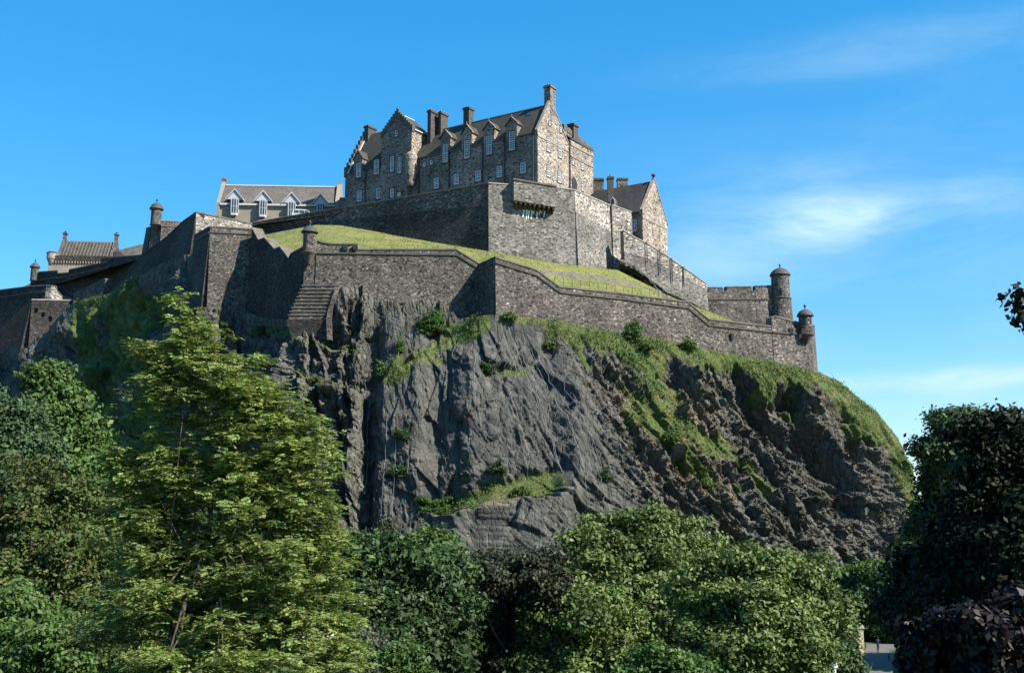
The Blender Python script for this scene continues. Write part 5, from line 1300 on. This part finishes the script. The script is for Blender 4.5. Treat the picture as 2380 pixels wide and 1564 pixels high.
# belt of trees along the foot of the crag
belt = [(120, 1150, 110, 90, 'dark', 'dark green tree behind the orange tinged tree on the left'), (300, 1120, 108, 90, 'dark', 'dark tree behind the upper left side of the rowan'), (450, 1180, 106, 100, 'dark', 'dark tree hidden behind the middle of the rowan'),
        (620, 1220, 108, 90, 'dark', 'dark tree behind the right half of the rowan'), (780, 1290, 108, 80, 'dark', 'dark tree at the foot of the black gully'), (880, 1290, 106, 60, 'mid', 'green tree at the foot of the grey netted crag'),
        (1000, 1290, 104, 70, 'mid', 'green tree below the lower grassy ledge of the crag'), (1130, 1330, 104, 60, 'dark', 'dark tree behind the copper tree'), (1650, 1330, 106, 70, 'mid', 'green tree behind the gap between the two pale green trees'),
        (1880, 1400, 108, 60, 'mid', 'green tree behind the right side of the rounded tree')]
for i, (px, py, Y, rr, mk, lab) in enumerate(belt):
    tree('broadleaf_tree', lab, 'tree', [(px, py, Y, rr, rr*.75), (px-rr*.5, py+rr, Y, rr, rr), (px+rr*.5, py+rr, Y-1, rr, rr)], LM[mk], 620, 24, .42, 1.0, seed=40+i, inner=.45, limbs=8, group='trees along the foot of the crag')
# bushes rooted in the crag
BU = [(1003, 745, 42, 42, 'bright', 'bright green bush on the ledge below the wall corner'), (1132, 853, 22, 20, 'dark', 'dark round bush on the smooth grey face'), (935, 1005, 24, 18, 'dark', 'dark bush on the left of the netted face'),
      (925, 1092, 30, 20, 'dark', 'dark green bush casting shadow low on the netted face'), (1155, 1085, 22, 20, 'dark', 'small bush in the middle of the lower netted face'), (1405, 1105, 20, 20, 'dark', 'small dark bush on the tawny slope'),
      (1472, 765, 26, 34, 'bright', 'pointed bush against the lower right curtain wall'), (1500, 800, 20, 22, 'mid', 'bush below the pointed bush on the grass band'), (1600, 800, 24, 18, 'bright', 'low bush at the foot of the right curtain wall'),
      (1010, 1180, 50, 36, 'bright', 'large bright bush at the left end of the lower ledge'), (1090, 1100, 16, 40, 'mid', 'ivy-like shrub climbing the lower netted face'), (1210, 1140, 26, 14, 'mid', 'shrub on the lower grassy ledge'),
      (900, 1215, 26, 26, 'grey', 'pale shrub at the foot of the netted face'), (605, 765, 12, 12, 'bright', 'tiny bush at the foot of the shaded wall'), (1185, 733, 22, 12, 'mid', 'low bush at the sunlit corner of the lower wall'),
      (1280, 800, 16, 18, 'mid', 'bush at the upper right edge of the smooth face'), (232, 865, 42, 24, 'mid', 'sunlit shrub on the shaded left slope'), 
      (445, 740, 46, 24, 'mid', 'shrub on the slope right of the tip of the rowan'), (885, 855, 12, 22, 'mid', 'narrow shrub in the black gully'), (930, 800, 10, 26, 'bright', 'bright moss-like shrub hanging beside the gully'),
      (1900, 1150, 14, 22, 'dark', 'dark shrub in the shadowed cleft of the right crag'), (1560, 1010, 26, 22, 'bright', 'green shrub halfway down the right crag'), (1640, 1120, 18, 20, 'mid', 'small shrub low on the right crag')]
for i, (px, py, rx, ry, mk, lab) in enumerate(BU):
    p = rock_at(px, py+ry*.5); Yb = p.y-.45
    tree('crag_bush', lab, 'bush', [(px, py, Yb, rx*.8, ry*.8), (px-rx*.35, py+ry*.3, Yb, rx*.6, ry*.6), (px+rx*.35, py+ry*.25, Yb, rx*.6, ry*.65)], LM[mk], max(40, int(rx*ry*.16)), 22, .22, .32, seed=70+i, inner=.3, base=tuple(p), limbs=6, trunk_r=.07, sub=3, group='bushes rooted in the crag')

# ================================================================ small things
def gate_pier():
    p = P(2000, 1515, 134); p.z = GZ+.1
    r = thing('gate_pier', 'sunlit sandstone gate pier with a rounded cap beside the park path', 'gate pier', p)
    fr = lambda a, b, z: Vector((p.x+a, p.y+b, p.z+z))
    m = MB(); m.box(fr, -.45, .45, 0, .9, -.3, 2.75); m.build('shaft', M['sandstone'], r)
    m = MB(); m.prism_az(fr, [(-.55, 2.753), (.55, 2.753), (.55, 2.95), (.3, 3.3), (0, 3.42), (-.3, 3.3), (-.55, 2.95)], -.1, 1.0); m.build('cap', M['sandstone'], r)
    m = MB(); m.box(fr, -.55, .55, -.1, 1.0, -.3, .25); m.build('plinth', M['sandstone'], r)
gate_pier()
def lamp(px, py, Y, label):
    t = P(px, py, Y)
    r = thing('lamp_post', label, 'lamp post', (t.x, t.y, GZ if Y > 42 else -13), 'white topped lamp posts at the bottom edge')
    g = r.location.z
    m = MB(); m.tube([(t.x, t.y, g-.3), (t.x, t.y, t.z-.5)], [.09, .06], 10); m.build('post', M['lampwhite'], r)
    m = MB(); m.lathe((t.x, t.y, t.z-.52), [(.07, 0), (.12, .05), (.13, .44), (.15, .46), (.15, .5), (.05, .52)], 16); m.build('lamp_head', M['lampwhite'], r)
lamp(1938, 1553-30, 48, 'white lamp post rising at the right edge of the rounded pale green tree'); lamp(1657, 1546, 46, 'white lamp post head cut by the bottom edge below the pale green trees')

def person():
    p = P(2041, 1513, 134.5); g = GZ+.17
    m = {'hip': (0, 0, .92), 'chest': (0, 0, 1.32), 'neck': (0, 0, 1.48), 'head': (0, -.02, 1.60), 'crown': (0, -.02, 1.68), 'ls': (-.17, 0, 1.40), 'le': (-.25, .03, 1.12), 'lh': (-.24, -.08, .88), 'rs': (.17, 0, 1.40), 're': (.26, -.02, 1.13), 'rh': (.27, .1, .88),
         'lk': (-.11, -.10, .50), 'lf': (-.11, .02, .06), 'lt': (-.12, -.16, .04), 'rk': (.11, .08, .50), 'rf': (.12, .25, .10), 'rt': (.12, .12, .04)}
    rad = {'hip': .14, 'chest': .15, 'neck': .055, 'head': .095, 'crown': .07, 'ls': .06, 'le': .045, 'lh': .035, 'rs': .06, 're': .045, 'rh': .035, 'lk': .065, 'lf': .045, 'lt': .04, 'rk': .065, 'rf': .045, 'rt': .04}
    E = [('hip', 'chest'), ('chest', 'neck'), ('neck', 'head'), ('head', 'crown'), ('chest', 'ls'), ('ls', 'le'), ('le', 'lh'), ('chest', 'rs'), ('rs', 're'), ('re', 'rh'), ('hip', 'lk'), ('lk', 'lf'), ('lf', 'lt'), ('hip', 'rk'), ('rk', 'rf'), ('rf', 'rt')]
    ks = list(m); me = bpy.data.meshes.new('person'); me.from_pydata([m[k] for k in ks], [(ks.index(a), ks.index(b)) for a, b in E], [])
    o = bpy.data.objects.new('person', me); COL.objects.link(o); o.location = (p.x, p.y, g)
    md = o.modifiers.new('skin', 'SKIN'); o.modifiers.new('sub', 'SUBSURF').levels = 1; o.modifiers['sub'].render_levels = 1
    if me.skin_vertices:
        sv = me.skin_vertices[0].data
    else:
        bpy.context.view_layer.objects.active = o; bpy.ops.mesh.customdata_skin_add(); sv = me.skin_vertices[0].data
    for i, k in enumerate(ks): sv[i].radius = (rad[k], rad[k]); sv[i].use_root = (k == 'hip')
    me.materials.append(plain('dark_blue_clothing', (.02, .03, .055), .9, .2, 4))
    tag(o, 'person in dark clothes walking on the path beside the gate pier', 'person')
    hm = MB(); hm.lathe((p.x, p.y-.01, g+1.60), [(.085, 0), (.105, .06), (.09, .12), (.03, .155)], 12); hm.build('hair', plain('dark_hair', (.02, .015, .012), .8, .2, 8), o)
person()
def stalls():
    # blue canvas top seen in the gap under the trees at the bottom edge
    for px, w, lab in ((985, 3.5, 'blue canvas canopy under the dark green tree at the bottom edge'), (1125, 1.8, 'smaller blue canvas canopy under the copper tree at the bottom edge')):
        p = P(px, 1556, 110); r = thing('canopy', lab, 'canopy', (p.x, p.y, GZ))
        fr = lambda a, b, z: Vector((p.x+a, p.y+b, z))
        m = MB(); m.prism_az(fr, [(-w, p.z-.9), (-w, p.z-.4), (0, p.z+.1), (w, p.z-.4), (w, p.z-.9)], 0, 3); m.build('canvas_top', M['blue'], r)
        for a in (-w+.1, w-.1):
            for b in (.1, 2.9):
                m = MB(); m.tube([fr(a, b, GZ-.2), fr(a, b, p.z-.5)], [.04, .04], 6); m.build('leg', M['lampwhite'], r)
stalls()
def stone_wall_low():
    a = P(690, 1470, 60); b = P(800, 1476, 62)
    r = thing('garden_wall', 'pale stone garden wall glimpsed behind the lower right of the rowan', 'wall', (a.x, a.y, GZ))
    m = MB(); m.hexa([(a.x, a.y, GZ-.3), (b.x, b.y, GZ-.3), (b.x, b.y+.5, GZ-.3), (a.x, a.y+.5, GZ-.3)], [(a.x, a.y, a.z-.25), (b.x, b.y, b.z-.25), (b.x, b.y+.5, b.z-.25), (a.x, a.y+.5, a.z-.25)]); m.build('masonry', M['outer'], r)
    m = MB(); m.hexa([(a.x, a.y-.1, a.z-.25), (b.x, b.y-.1, b.z-.25), (b.x, b.y+.6, b.z-.25), (a.x, a.y+.6, a.z-.25)], [(a.x, a.y-.1, a.z), (b.x, b.y-.1, b.z), (b.x, b.y+.6, b.z), (a.x, a.y+.6, a.z)]); m.build('coping', M['sandstone'], r)
stone_wall_low()
